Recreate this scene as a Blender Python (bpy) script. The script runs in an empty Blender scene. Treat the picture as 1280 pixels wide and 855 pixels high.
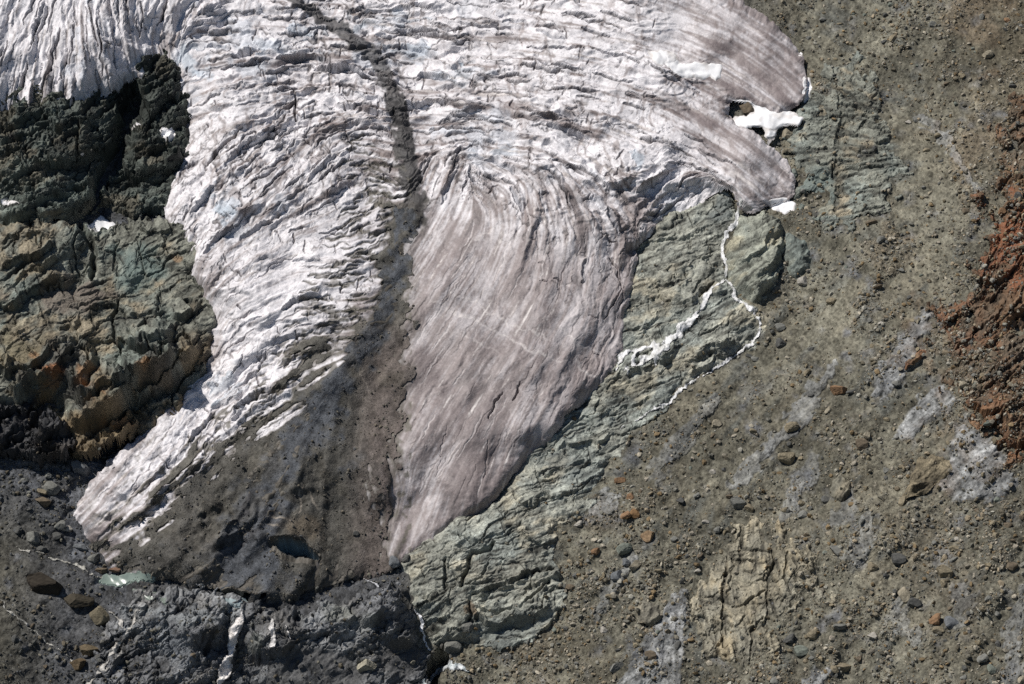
import bpy, math, random, time
import numpy as np
T0 = time.time()
F = np.float32
rng = np.random.default_rng(7)
random.seed(7)

# ------------------------------------------------------------------ scene, camera, light
sc = bpy.context.scene
col = sc.collection
sc.render.engine = 'CYCLES'
sc.view_settings.view_transform = 'Standard'
sc.view_settings.look = 'None'
sc.view_settings.exposure = 0.0
sc.view_settings.gamma = 1.0
sc.cycles.use_denoising = False
sc.cycles.max_bounces = 4
sc.cycles.use_adaptive_sampling = True
sc.cycles.adaptive_threshold = 0.02

ALPHA = math.radians(33)      # mean slope of the mountainside
BETA = math.radians(17)       # the camera looks down by this much, from across the valley
DIST = 1400.0
FPX = 2800.0
S_ = np.array([1, 0, 0.])
T_ = np.array([0, math.cos(ALPHA), math.sin(ALPHA)])
N_ = np.array([0, -math.sin(ALPHA), math.cos(ALPHA)])
FW = np.array([0, math.cos(BETA), -math.sin(BETA)])
UP = np.array([0, math.sin(BETA), math.cos(BETA)])
CAM = -DIST * FW
cd = bpy.data.cameras.new('camera'); cam = bpy.data.objects.new('camera', cd); col.objects.link(cam)
cam.location = CAM; cam.rotation_euler = (math.pi / 2 - BETA, 0, 0)
cd.sensor_width = 36; cd.lens = 36 * FPX / 1280; cd.clip_start = 1; cd.clip_end = 20000
sc.camera = cam

SUN = np.array([-0.52, -0.06, 0.85]); SUN /= np.linalg.norm(SUN)
sl = bpy.data.lights.new('sun', 'SUN'); sl.energy = 4.7; sl.angle = math.radians(0.53); sl.color = (1, 0.955, 0.9)
so = bpy.data.objects.new('sun', sl); col.objects.link(so)
from mathutils import Vector, Matrix
so.rotation_euler = Vector(SUN).to_track_quat('Z', 'Y').to_euler()
so.location = (0, 0, 900)
w = bpy.data.worlds.new('World'); sc.world = w; w.use_nodes = True
nt = w.node_tree; bg = nt.nodes['Background']
sky = nt.nodes.new('ShaderNodeTexSky'); sky.sky_type = 'NISHITA'; sky.sun_disc = False
sky.sun_elevation = math.asin(SUN[2]); sky.sun_rotation = math.atan2(SUN[0], SUN[1])
sky.altitude = 2600
nt.links.new(sky.outputs[0], bg.inputs[0]); bg.inputs[1].default_value = 0.05

# ------------------------------------------------------------------ survey map of the mountainside
# plan coordinates (x right, y down the slope, one unit about half a metre); every trace below uses them
MX0, MX1, MY0, MY1 = -240, 1520, -150, 1010
MW, MH = MX1 - MX0, MY1 - MY0
XX, YY = np.meshgrid(np.arange(MX0, MX1, dtype=F), np.arange(MY0, MY1, dtype=F))

CACHE = {}
def lattice(nx, ny):
    """smooth periodic noise: cubic B-spline over a random lattice of nx by ny points"""
    if (nx, ny) in CACHE: return CACHE[nx, ny]
    g = np.random.default_rng(nx * 7919 + ny).standard_normal((ny, nx)).astype(F)
    for ax, n, k in ((0, MH, ny), (1, MW, nx)):
        x = np.arange(n) * (k / n); i = np.floor(x).astype(int); f = (x - i).astype(F)
        if ax == 0: f = f[:, None]
        w4 = ((1 - f) ** 3 / 6, (3 * f ** 3 - 6 * f ** 2 + 4) / 6, (-3 * f ** 3 + 3 * f ** 2 + 3 * f + 1) / 6, f ** 3 / 6)
        g = sum(np.take(g, (i + q) % k, axis=ax) * w4[q] for q in range(4))
    g /= g.std(); CACHE[nx, ny] = g.astype(F); return CACHE[nx, ny]
def noise(sx, sy=None, seed=0):
    sy = sy or sx
    n = lattice(max(3, round(MW / sx)), max(3, round(MH / sy)))
    r = np.random.default_rng(seed + 5); n = np.roll(n, (int(r.integers(MH)), int(r.integers(MW))), (0, 1))
    return n if r.random() < .5 else -n
def fbm(sx, sy=None, o=4, seed=0, p=0.5):
    sy = sy or sx
    key = ('f', round(sx), round(sy), o, p)
    if key not in CACHE:
        s = 0; a = 1
        for k in range(o):
            s = s + a * noise(max(sx / 2 ** k, 1.1), max(sy / 2 ** k, 1.1), k * 17 + round(sx)); a *= p
        CACHE[key] = (s / s.std()).astype(F)
    r = np.random.default_rng(seed + 9); n = np.roll(CACHE[key], (int(r.integers(MH)), int(r.integers(MW))), (0, 1))
    return n if r.random() < .5 else -n
def ss(x, a, b):
    t = np.clip((x - a) / (b - a), 0, 1); return (t * t * (3 - 2 * t)).astype(F)
def sample(m, x, y):
    x = np.clip(x - MX0, 0, MW - 1.001); y = np.clip(y - MY0, 0, MH - 1.001)
    i = x.astype(np.int32); j = y.astype(np.int32); fx = (x - i).astype(F); fy = (y - j).astype(F)
    if m.ndim == 3: fx = fx[..., None]; fy = fy[..., None]
    return (m[j, i] * (1 - fx) + m[j, i + 1] * fx) * (1 - fy) + (m[j + 1, i] * (1 - fx) + m[j + 1, i + 1] * fx) * fy
def blur(m, s):
    k = int(s * 2.2) * 2 + 1
    a = m
    for _ in range(2):
        for ax in (0, 1):
            r = max(1, int(s * 0.9)); pad = [(0, 0), (0, 0)]; pad[ax] = (r + 1, r)
            c = np.cumsum(np.pad(a, pad, mode='edge').astype(np.float64), axis=ax)
            a = (np.take(c, range(2 * r + 1, c.shape[ax]), ax) - np.take(c, range(0, c.shape[ax] - 2 * r - 1), ax)) / (2 * r + 1)
    return a.astype(F)
LX, LY = XX[::6, ::6], YY[::6, ::6]
def up6(a):
    fy = (np.arange(MH) / 6); fx = (np.arange(MW) / 6)
    j = np.minimum(fy.astype(int), a.shape[0] - 2); i = np.minimum(fx.astype(int), a.shape[1] - 2)
    wy = (fy - j)[:, None].astype(F); wx = (fx - i)[None].astype(F)
    r = a[j] * (1 - wy) + a[j + 1] * wy
    return (r[:, i] * (1 - wx) + r[:, i + 1] * wx).astype(F)
def rbf(pts, r=45, p=2.0):
    num = 0; den = 0
    for x, y, v in pts:
        w_ = 1 / (((LX - x) ** 2 + (LY - y) ** 2) / (r * r) + 0.3) ** p
        num = num + w_ * v; den = den + w_
    return up6((num / den).astype(F))
def angle_field(pts, r=45):
    c = rbf([(x, y, math.cos(2 * math.radians(a))) for x, y, a in pts], r); s = rbf([(x, y, math.sin(2 * math.radians(a))) for x, y, a in pts], r)
    t = 0.5 * np.arctan2(s, c); return np.cos(t).astype(F), np.sin(t).astype(F)
def lic(src, U, V, n, step=1.0):
    acc = src.copy()
    for sg in (1, -1):
        x = (XX - MX0 + .5).ravel(); y = (YY - MY0 + .5).ravel(); pu, pv = (U * sg).ravel(), (V * sg).ravel(); uf = U.ravel(); vf = V.ravel(); sf = src.ravel(); af = acc.reshape(-1)
        for k in range(n):
            x += pu * F(step); y += pv * F(step); np.clip(x, 0, MW - 1, out=x); np.clip(y, 0, MH - 1, out=y)
            q = y.astype(np.int32) * MW + x.astype(np.int32)
            af += sf[q]; u = uf[q]; v = vf[q]; d = np.copysign(F(1), u * pu + v * pv); pu = u * d; pv = v * d
    acc -= acc.mean(); return acc / acc.std()

WN = [fbm(9, o=3, seed=101, p=.6), fbm(9, o=3, seed=151, p=.6)]
WB = [fbm(40, o=3, seed=201), fbm(40, o=3, seed=251)]

def strk(pts, wd=2.0, wob=1.2, taper=True, pad=3.0):
    """soft mask of a line: 1 on the line, 0 beyond the width; wd a number or one per point"""
    m = np.zeros((MH, MW), F)
    n = len(pts)
    ws = list(wd) if hasattr(wd, '__len__') else [wd * (0.45 if taper and k in (0, n - 1) else 1) for k in range(n)]
    for k in range(n - 1):
        (ax, ay), (bx, by) = pts[k], pts[k + 1]; r = max(ws[k], ws[k + 1]) * 1.6 + 5 + wob * 3
        i0 = int(max(min(ax, bx) - r - MX0, 0)); i1 = int(min(max(ax, bx) + r - MX0, MW)); j0 = int(max(min(ay, by) - r - MY0, 0)); j1 = int(min(max(ay, by) + r - MY0, MH))
        if i1 <= i0 or j1 <= j0: continue
        sl_ = np.s_[j0:j1, i0:i1]
        x = XX[sl_] + WN[0][sl_] * wob; y = YY[sl_] + WN[1][sl_] * wob
        dx, dy = bx - ax, by - ay; L = dx * dx + dy * dy + 1e-6
        t = np.clip(((x - ax) * dx + (y - ay) * dy) / L, 0, 1)
        d = np.hypot(x - ax - t * dx, y - ay - t * dy); wd_ = ws[k] + (ws[k + 1] - ws[k]) * t
        v = np.clip(1 - d / np.maximum(wd_, .3), 0, 1)
        m[sl_] = np.maximum(m[sl_], v)
    return m
def ledge(H, pts, amp, back=25, front=4, wob=2.0):
    """a ledge: the rock rises gently towards the traced edge and drops beyond it (edge traced left to right, drop below)"""
    pts = np.array(pts, float)
    seg = np.hypot(*(pts[1:] - pts[:-1]).T); cum = np.concatenate([[0], np.cumsum(seg)]); tot = cum[-1]
    r = max(back, front) + 10
    i0 = int(max(pts[:, 0].min() - r - MX0, 0)); i1 = int(min(pts[:, 0].max() + r - MX0, MW)); j0 = int(max(pts[:, 1].min() - r - MY0, 0)); j1 = int(min(pts[:, 1].max() + r - MY0, MH))
    if i1 <= i0 or j1 <= j0: return H
    q = np.s_[j0:j1, i0:i1]
    x = XX[q] + WN[0][q] * wob; y = YY[q] + WN[1][q] * wob
    best = np.full(x.shape, 1e9, F); sd = np.zeros_like(x); al = np.zeros_like(x)
    for k in range(len(seg)):
        (ax, ay), (bx, by) = pts[k], pts[k + 1]; dx, dy = bx - ax, by - ay
        tr = ((x - ax) * dx + (y - ay) * dy) / (seg[k] ** 2); t = np.clip(tr, 0, 1)
        d = np.hypot(x - ax - t * dx, y - ay - t * dy); s = np.sign(dx * (y - ay) - dy * (x - ax)); u = d < best
        best = np.where(u, d, best); sd = np.where(u, s, sd); al = np.where(u, (cum[k] + t * seg[k]) / tot, al)
    f = np.where(sd < 0, np.clip(1 - best / back, 0, 1) ** 1.6, np.clip(1 - best / front, 0, 1))
    e = ss(al, 0, .18) * (1 - ss(al, .82, 1))
    H[q] += (amp * f * e).astype(F); return H
def sdist(poly, wob=3.0, big=0.0):
    """signed distance to a traced outline, positive inside, made uneven by the small warps"""
    P = np.array(poly, float); x = LX; y = LY
    d = np.full(x.shape, 1e9, F); ins = np.zeros(x.shape, bool)
    for k in range(len(P)):
        ax, ay = P[k]; bx, by = P[(k + 1) % len(P)]; dx, dy = bx - ax, by - ay; L = dx * dx + dy * dy + 1e-6
        t = np.clip(((x - ax) * dx + (y - ay) * dy) / L, 0, 1)
        d = np.minimum(d, np.hypot(x - ax - t * dx, y - ay - t * dy))
        c = ((ay > y) != (by > y)); 
        if dy != 0: ins ^= c & (x < dx * (y - ay) / dy + ax)
    m = up6(np.where(ins, d, -d).astype(F))
    return m if not (wob or big) else sample(m, XX + WN[0] * wob + WB[0] * big, YY + WN[1] * wob + WB[1] * big)
def saw(q, sharp=.15):
    f = q - np.floor(q); return np.where(f < 1 - sharp, f / (1 - sharp), (1 - f) / sharp).astype(F)
def carve(h, C_, pts, wd, dep, colr=None, amt=0.0, lip=0.0, wob=1.0):
    """one crack: a narrow cut, a given colour in it, and a raised lip above it"""
    n = len(pts)
    xs = [p[0] for p in pts]; ys = [p[1] for p in pts]; r = wd * 3 + 6
    i0 = int(max(min(xs) - r - MX0, 0)); i1 = int(min(max(xs) + r - MX0, MW)); j0 = int(max(min(ys) - r - MY0, 0)); j1 = int(min(max(ys) + r - MY0, MH))
    if i1 - i0 < 2 or j1 - j0 < 2: return
    q = np.s_[j0:j1, i0:i1]; x = XX[q] + WN[0][q] * wob; y = YY[q] + WN[1][q] * wob; m = np.zeros(x.shape, F); up_ = np.zeros(x.shape, F)
    for k in range(n - 1):
        (ax, ay), (bx, by) = pts[k], pts[k + 1]; dx, dy = bx - ax, by - ay; L = dx * dx + dy * dy + 1e-6
        t = np.clip(((x - ax) * dx + (y - ay) * dy) / L, 0, 1); g = (k + t) / (n - 1); w_ = wd * (1 - (2 * g - 1) ** 2) ** .6 + .25
        d = np.hypot(x - ax - t * dx, y - ay - t * dy); m = np.maximum(m, np.clip(1 - d / w_, 0, 1))
        if lip: up_ = np.maximum(up_, np.clip(1 - np.hypot(x - ax - t * dx, y - ay - t * dy + w_ * 1.8) / (w_ * 2.4), 0, 1))
    h[q] += lip * up_ - dep * np.minimum(1, m * 1.6)
    if amt: C_[q] += (C3(*colr) - C_[q]) * np.minimum(1, m * 2)[..., None] * amt
def path(x, y, U, V, n, st, g, jit=0.0):
    P_ = [(x, y)]; pu = pv = None
    for _ in range(n):
        i = int(min(max(x - MX0, 0), MW - 1)); j = int(min(max(y - MY0, 0), MH - 1)); u, v = float(U[j, i]), float(V[j, i])
        if pu is not None and u * pu + v * pv < 0: u, v = -u, -v
        elif pu is None and g.random() < .5: u, v = -u, -v
        a = g.normal(0, jit) if jit else 0; u, v = u * math.cos(a) - v * math.sin(a), u * math.sin(a) + v * math.cos(a)
        x += u * st; y += v * st; pu, pv = u, v; P_.append((x, y))
    return P_ if P_[0][0] <= P_[-1][0] else P_[::-1]
def scatter(h, C_, dens, n, U, V, g, L=(3, 7), st=5, w=(.8, 1.8), dep=2.0, colr=(.1, .09, .09), amt=.8, lip=.6, jit=.25, box=(-60, 1340, -60, 900)):
    k = 0; tries = 0
    while k < n and tries < n * 30:
        tries += 1; x = g.uniform(box[0], box[1]); y = g.uniform(box[2], box[3])
        if dens[int(y - MY0), int(x - MX0)] < g.random(): continue
        wd = g.uniform(*w); carve(h, C_, path(x, y, U, V, int(g.integers(L[0], L[1] + 1)), st, g, jit), wd, dep * wd, colr, amt, lip * wd); k += 1
def billow(n): return np.sqrt(n * n + .02).astype(F)
def C3(*c): return np.array(c, F)
def full(c): return np.broadcast_to(C3(*c), (MH, MW, 3)).astype(F).copy()
def mix(a, c, m):
    a += (C3(*c) - a) * np.clip(m, 0, 1)[..., None]; return a
def band(ang, lam, warp, seed, sharp=.15, ws=60):
    """tilted beds: their edges run along ang, the step faces down the slope"""
    t = math.radians(ang); nx, ny = -math.sin(t), math.cos(t)
    if ny < 0: nx, ny = -nx, -ny
    n1 = fbm(ws, ws * .5, 4, seed); return saw((XX * nx + YY * ny + warp * n1) / lam, sharp)

# direction fields: ice flow structure and rock foliation
UI, VI = angle_field([(-150, 60, 100), (20, 40, 110), (60, 80, 98), (130, 70, 80), (170, 70, 75), (215, 30, 110), (260, 50, 175), (330, 40, 5), (340, 90, 172), (250, 130, 160), (300, 140, 165),
    (250, 180, 130), (300, 200, 140), (360, 180, 140), (270, 260, 120), (320, 230, 142), (400, 200, 135), (440, 240, 150), (240, 340, 105), (280, 330, 140), (330, 300, 150), (330, 380, 155), (400, 330, 175),
    (420, 380, 178), (270, 430, 115), (300, 440, 140), (280, 490, 142), (230, 520, 125), (200, 560, 130), (150, 620, 133), (180, 660, 146), (240, 620, 140), (340, 490, 150), (460, 100, 15), (420, 150, 165), (470, 210, 20),
    (520, 60, 5), (600, 30, 5), (700, 60, 8), (800, 50, 14), (870, 40, 22), (940, 60, 32), (980, 90, 42), (880, 110, 28), (760, 120, 12), (600, 110, 5), (560, 160, 178), (650, 180, 8), (560, 230, 110), (620, 230, 30),
    (720, 200, 25), (800, 180, 25), (880, 180, 30), (940, 210, 38), (970, 235, 45), (640, 260, 85), (700, 260, 70), (760, 250, 55), (820, 230, 150), (850, 250, 140), (560, 300, 120), (640, 310, 112), (720, 320, 100), (765, 330, 95), (780, 380, 110),
    (560, 380, 124), (620, 400, 122), (700, 430, 118), (745, 470, 112), (540, 450, 126), (600, 480, 124), (660, 520, 120), (700, 520, 116), (560, 560, 122), (620, 600, 108), (530, 640, 112), (580, 660, 104), (520, 520, 118), (470, 600, 75), (440, 560, 95)], 32)
UR, VR = angle_field([(60, 200, 155), (180, 210, 165), (180, 150, 120), (40, 260, 170), (60, 330, 150), (50, 310, 110), (170, 330, 105), (210, 320, 150), (150, 380, 175), (60, 370, 160), (100, 430, 155), (180, 440, 155), (120, 490, 148), (180, 490, 140), (50, 540, 120), (140, 550, 145),
    (850, 320, 162), (820, 380, 165), (860, 440, 158), (900, 420, 150), (780, 500, 157), (720, 540, 160), (700, 580, 158), (640, 620, 162), (600, 660, 150), (560, 700, 160), (640, 690, 170), (640, 740, 165), (560, 780, 150), (660, 780, 172),
    (940, 310, 155), (960, 340, 130), (1050, 170, 8), (1050, 220, 172), (1080, 100, 30), (1040, 260, 165), (930, 700, 95), (930, 770, 80), (980, 720, 70), (1200, 440, 145), (1260, 330, 120), (1250, 500, 145), (1150, 600, 140),
    (1050, 400, 128), (1100, 700, 130), (800, 700, 125), (900, 560, 128), (200, 790, 95), (300, 800, 95), (430, 780, 140), (480, 800, 150), (250, 850, 150), (60, 700, 35), (60, 800, 40)], 45)
n1, n3, n8 = noise(1.2, seed=1), noise(3, seed=2), noise(7, seed=3)
I1 = lic(n1, UI, VI, 20); I3 = lic(n3, UI, VI, 34, 1.2); I8 = lic(n8, UI, VI, 40, 1.6)
I3s = lic(noise(3.2, seed=12), UI, VI, 16); I6s = lic(noise(5.5, seed=13), UI, VI, 24); I12 = lic(noise(12, seed=14), UI, VI, 30)
R1 = lic(n1, UR, VR, 9); R3 = lic(n3, UR, VR, 14); R8 = lic(n8, UR, VR, 22)
f2, f5, f12, f30, f80 = fbm(2.5, o=2, seed=31), fbm(5, o=3, seed=32), fbm(12, o=4, seed=33), fbm(30, o=5, seed=34), fbm(80, o=5, seed=35)
g2, g5, g12, g30, g80 = fbm(2.5, o=2, seed=41), fbm(5, o=3, seed=42), fbm(12, o=4, seed=43), fbm(30, o=5, seed=44), fbm(80, o=5, seed=45)
def facet(scale, stretch, ang, seed, wob=1.0):
    """broken angular surface: every cell of a jittered grid is a tilted plane; also the distance to the cell's edge"""
    t = math.radians(ang); c, s_ = math.cos(t), math.sin(t)
    x = XX + wob * WN[0]; y = YY + wob * WN[1]
    u = ((x * c + y * s_) / (scale * stretch) + 60).astype(F); v = ((-x * s_ + y * c) / scale + 200).astype(F)
    g = np.random.default_rng(seed); K = 512
    tab = g.random((K, K, 2)).astype(F); grd = (g.standard_normal((K, K, 3)) * np.array([.8, .8, .35])).astype(F)
    iu = np.floor(u).astype(np.int32); iv = np.floor(v).astype(np.int32)
    d1 = np.full(u.shape, 9, F); d2 = d1.copy(); h = np.zeros_like(d1)
    for a in (-1, 0, 1):
        for b in (-1, 0, 1):
            ku = (iu + a) % K; kv = (iv + b) % K; q = kv * K + ku
            p = tab.reshape(-1, 2)[q]; du = u - (iu + a) - p[..., 0]; dv = v - (iv + b) - p[..., 1]
            d = du * du + dv * dv; G_ = grd.reshape(-1, 3)[q]; hh = G_[..., 0] * du + G_[..., 1] * dv + G_[..., 2]
            n = d < d1; d2 = np.where(n, d1, np.minimum(d2, d)); h = np.where(n, hh, h); d1 = np.where(n, d, d1)
    return (h / h.std()).astype(F), (np.sqrt(d2) - np.sqrt(d1)).astype(F)
FR = [facet(26, 2.0, 152, 1, 2.5), facet(12, 2.0, 158, 2, 1.6), facet(5.5, 1.8, 150, 3, .8), facet(11, 2.6, 172, 4, 1.6)]
def orient(scale, stretch, seed, wob):
    """facets lengthened along the ice structure"""
    H = 0; E_ = 0
    for k, a in enumerate((0, 45, 90, 135)):
        w_ = np.clip((UI * UI - VI * VI) * math.cos(2 * math.radians(a)) + 2 * UI * VI * math.sin(2 * math.radians(a)), 0, 1) ** 2
        h, e = facet(scale, stretch, a, seed + k, wob); H = H + w_ * h; E_ = E_ + w_ * e
    return H.astype(F), E_.astype(F)
FI, FI2 = orient(15, 3.0, 21, 3.0), orient(6.5, 2.6, 31, 1.4)
print('GCmean', [float(a.std()) for a in (f2,f30,I3,R8)]); print('noise', round(time.time() - T0, 1))

# ------------------------------------------------------------------ traces
GLACIER = [(-400, -300), (-400, 170), (-240, 160), (0, 148), (25, 142), (45, 135), (70, 130), (95, 127), (120, 121), (145, 116), (160, 106), (175, 96), (188, 84), (200, 76), (208, 85), (213, 100), (220, 130), (223, 165), (222, 190), (215, 215), (208, 235), (205, 265), (212, 285), (232, 298), (240, 315), (240, 340), (252, 360), (256, 385), (252, 410), (250, 440), (242, 465), (230, 485), (215, 505), (195, 525), (180, 540), (160, 555), (140, 575), (125, 592), (105, 618), (95, 640), (105, 665), (118, 688), (135, 706), (150, 714), (200, 722), (240, 728), (300, 745), (380, 740), (440, 722), (480, 712), (497, 706), (510, 693), (530, 685), (550, 668), (565, 655), (580, 645), (597, 640), (615, 625), (630, 605), (640, 590), (655, 575), (680, 555), (697, 535), (705, 520), (720, 507), (738, 490), (752, 478), (762, 462), (768, 450), (780, 435), (782, 400), (788, 370), (793, 340), (797, 325), (790, 312), (800, 305), (815, 292), (825, 275), (843, 268), (862, 262), (880, 252), (895, 240), (910, 236), (921, 247), (926, 263), (938, 262), (960, 256), (985, 248), (995, 240), (990, 215), (982, 200), (965, 185), (950, 175), (935, 165), (920, 155), (913, 145), (912, 130), (925, 122), (950, 130), (975, 138), (995, 132), (1008, 118), (1005, 95), (1003, 70), (990, 55), (970, 38), (940, 18), (915, 3), (890, -20), (850, -90), (820, -300)]
MORAINE = [(498, 262), (527, 262), (527, 290), (522, 340), (515, 380), (509, 430), (511, 470), (505, 510), (497, 550), (495, 600), (492, 650), (488, 700), (478, 716), (440, 735), (380, 752), (300, 757), (240, 740), (190, 732), (150, 722), (128, 700), (150, 684), (182, 655), (205, 622), (232, 590), (268, 562), (302, 537), (335, 512), (362, 484), (385, 458), (415, 428), (436, 403), (455, 375), (474, 345), (488, 310)]
CRAG = [(-400, 120), (0, 110), (60, 95), (130, 80), (180, 60), (215, 60), (240, 130), (240, 190), (222, 230), (205, 262), (170, 268), (150, 272), (128, 266), (118, 276), (90, 281), (70, 274), (40, 277), (0, 283), (-400, 290)]
LEDGES = [(-400, 278), (0, 280), (60, 276), (100, 284), (112, 290), (140, 284), (175, 274), (210, 272), (260, 290), (275, 340), (275, 385), (270, 440), (245, 490), (205, 525), (178, 541), (160, 548), (130, 562), (105, 572), (92, 572), (85, 545), (60, 520), (0, 505), (-400, 520)]
DARKLUMP = [(-400, 500), (0, 505), (30, 495), (60, 512), (88, 530), (93, 555), (85, 572), (64, 584), (45, 578), (20, 571), (0, 570), (-400, 590)]
SLAB = [(880, 225), (912, 232), (925, 250), (921, 280), (905, 300), (915, 350), (935, 372), (948, 385), (958, 400), (950, 425), (935, 440), (905, 456), (870, 480), (840, 505), (812, 522), (788, 545), (768, 575), (757, 595), (742, 618), (722, 640), (700, 660), (694, 680), (697, 710), (708, 735), (706, 755), (694, 780), (675, 800), (640, 815), (600, 816), (565, 812), (540, 800), (528, 780), (518, 755), (510, 730), (503, 712), (495, 690), (515, 665), (570, 630), (620, 600), (680, 530), (730, 460), (750, 400), (770, 330), (800, 270), (840, 240)]
KNOB = [(924, 272), (935, 264), (952, 262), (968, 266), (978, 280), (980, 300), (978, 330), (970, 352), (957, 372), (945, 380), (928, 368), (913, 352), (909, 330), (911, 305), (916, 287)]
KNOB2 = [(984, 292), (998, 292), (1010, 305), (1015, 322), (1010, 340), (998, 348), (985, 338), (980, 315)]
UPSLAB = [(985, 150), (998, 118), (1015, 108), (1040, 106), (1060, 84), (1085, 82), (1102, 92), (1108, 130), (1112, 170), (1116, 205), (1112, 232), (1098, 262), (1075, 268), (1050, 285), (1015, 280), (1000, 250), (992, 215), (984, 185)]
LOWSLAB = [(872, 815), (872, 748), (886, 718), (890, 690), (905, 680), (912, 668), (928, 652), (945, 648), (962, 662), (974, 650), (988, 655), (1002, 672), (1010, 692), (1028, 712), (1036, 728), (1022, 738), (1002, 735), (990, 758), (982, 778), (966, 776), (970, 800), (962, 822), (940, 832), (910, 824), (885, 830)]
RUST = [(1268, 120), (1250, 170), (1243, 225), (1232, 270), (1230, 310), (1234, 345), (1220, 370), (1195, 380), (1172, 375), (1166, 395), (1168, 430), (1176, 455), (1186, 490), (1205, 515), (1230, 535), (1250, 565), (1280, 600), (1560, 720), (1560, 60), (1320, 90)]
GREYSTEP = [(105, 860), (122, 800), (140, 770), (160, 748), (200, 733), (250, 738), (300, 752), (345, 768), (390, 768), (430, 752), (458, 738), (490, 735), (508, 745), (520, 770), (530, 800), (532, 870), (532, 1100), (80, 1100)]

# ------------------------------------------------------------------ ground (scree and silt)
G = np.zeros((MH, MW), F)
prof = rbf([(-200, 100, 30), (-200, 400, 18), (-200, 700, 22), (0, 200, 18), (0, 400, 10), (0, 600, 8), (0, 760, 10), (0, 950, 8), (120, 620, 0), (120, 720, -4), (120, 850, -14), (250, 300, 0), (250, 700, -2), (300, 742, -2), (380, 748, -3), (200, 735, -1), (440, 735, -7), (300, 840, -26), (300, 950, -40), (420, 860, -20),
            (540, 840, -32), (540, 960, -45), (500, 500, -5), (500, 200, -5), (500, -100, -6), (540, 720, -10), (600, 820, -24), (640, 640, -8), (720, 560, -6), (800, 700, 8), (780, 520, -3), (850, 850, 12), (850, 450, -2), (950, 400, 0), (950, 560, 16), (1000, 200, 4), (1000, 20, 2),
            (1100, 100, 14), (1100, 300, 26), (1100, 500, 40), (1100, 700, 44), (1000, 850, 30), (1200, 100, 30), (1250, 300, 56), (1250, 500, 66), (1250, 700, 66), (1250, 850, 60), (1450, 200, 90), (1450, 600, 110), (1450, 900, 100)], 110, 1.6)
G += blur(prof, 25)
G += 2.4 * f80 + 0.9 * g30 + 0.35 * f12 + .10 * f5
# fall-line furrows in the scree
G += (0.35 * R8 + .5 * lic(noise(14, seed=15), UR, VR, 20, 2)) * ss(XX, 560, 760)
GC = full((.143, .137, .108))
mix(GC, (.105, .1, .078), ss(g80, -.5, 1.2) * .7); mix(GC, (.15, .135, .10), ss(f80, .0, 1.6) * .45)
mix(GC, (.095, .1, .092), ss(R8 + f30 * .6, .3, 2.2) * .7); mix(GC, (.155, .14, .105), ss(-R3 + g12 * .5, .4, 2.4) * .45)
right = ss(XX - (YY - 200) * -.9 * 0, 560, 700)
# silt greys: left side and foot of the glacier
foot = np.clip(1 - ss(XX - (820 - YY) * .1, 470, 560), 0, 1)
mix(GC, (.072, .074, .078), foot * .95)
mix(GC, (.095, .1, .108), foot * ss(g30 + f12 * .5, 0, 2) * .6); mix(GC, (.05, .05, .05), foot * ss(f30 + g12 * .5, .2, 2) * .5)
mix(GC, (.085, .08, .062), foot * ss(-XX, -90, 10) * ss(YY, 600, 700) * .8)
mix(GC, (.075, .078, .075), ss(950 - XX - (YY - 60) * -.1, -60, 30) * ss(-YY, -260, -60) * .7)   # shadow by the upper ice margin, painted into the ground colour
mix(GC, (.105, .09, .062), ss(XX, 1120, 1300) * ss(-YY, -420, -60) * .7)
# pale silt streaks running down the fall line
SILT = [([(1170, 380), (1150, 410), (1125, 445), (1105, 490)], (2, 11, 17, 12), .8), ([(1045, 450), (1020, 490), (990, 530), (960, 565)], (4, 14, 16, 10), .55), ([(1150, 150), (1175, 165), (1190, 190), (1225, 240)], (9, 12, 9, 6), .5),
        ([(860, 740), (830, 790), (800, 850), (780, 900)], (6, 20, 26, 30), .8), ([(1040, 835), (1015, 860), (990, 900)], (4, 14, 20), .8), ([(1205, 535), (1225, 560), (1245, 590), (1230, 620)], (4, 22, 30, 14), .65), ([(1170, 490), (1150, 520), (1125, 545)], (14, 14, 9), .55),
        ([(775, 620), (760, 628), (740, 640)], (6, 17, 8), .6), ([(790, 700), (768, 730), (745, 770)], (5, 12, 10), .45), ([(1280, 740), (1270, 790), (1265, 850)], (10, 16, 14), .5), ([(1065, 610), (1060, 640), (1040, 655)], (5, 14, 8), .4),
        ([(1020, 575), (1000, 610), (985, 640)], (10, 18, 12), .4), ([(1190, 735), (1210, 750), (1195, 780)], (12, 18, 10), .4), ([(1130, 740), (1120, 770), (1140, 800)], (10, 14, 10), .35), ([(1090, 650), (1075, 690), (1060, 700)], (16, 18, 12), .4), ([(900, 500), (860, 540), (820, 590)], (8, 20, 16), .4), ([(960, 560), (940, 585), (915, 605)], (10, 16, 8), .5)]
for p, wd, a in SILT:
    m = strk(p, wd, 3); m = ss(m + (.2 * R3 + .12 * R8 + .04 * f5) * (m > 0) * np.minimum(1, m * 4), .1, .32)
    m *= 1 - .3 * ss(R1 + .6 * R3 + .3 * f5, .3, 1.8); mix(GC, (.225, .23, .226), m * min(1, a * 1.35)); G += .7 * m
FANM = np.zeros_like(G)
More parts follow.
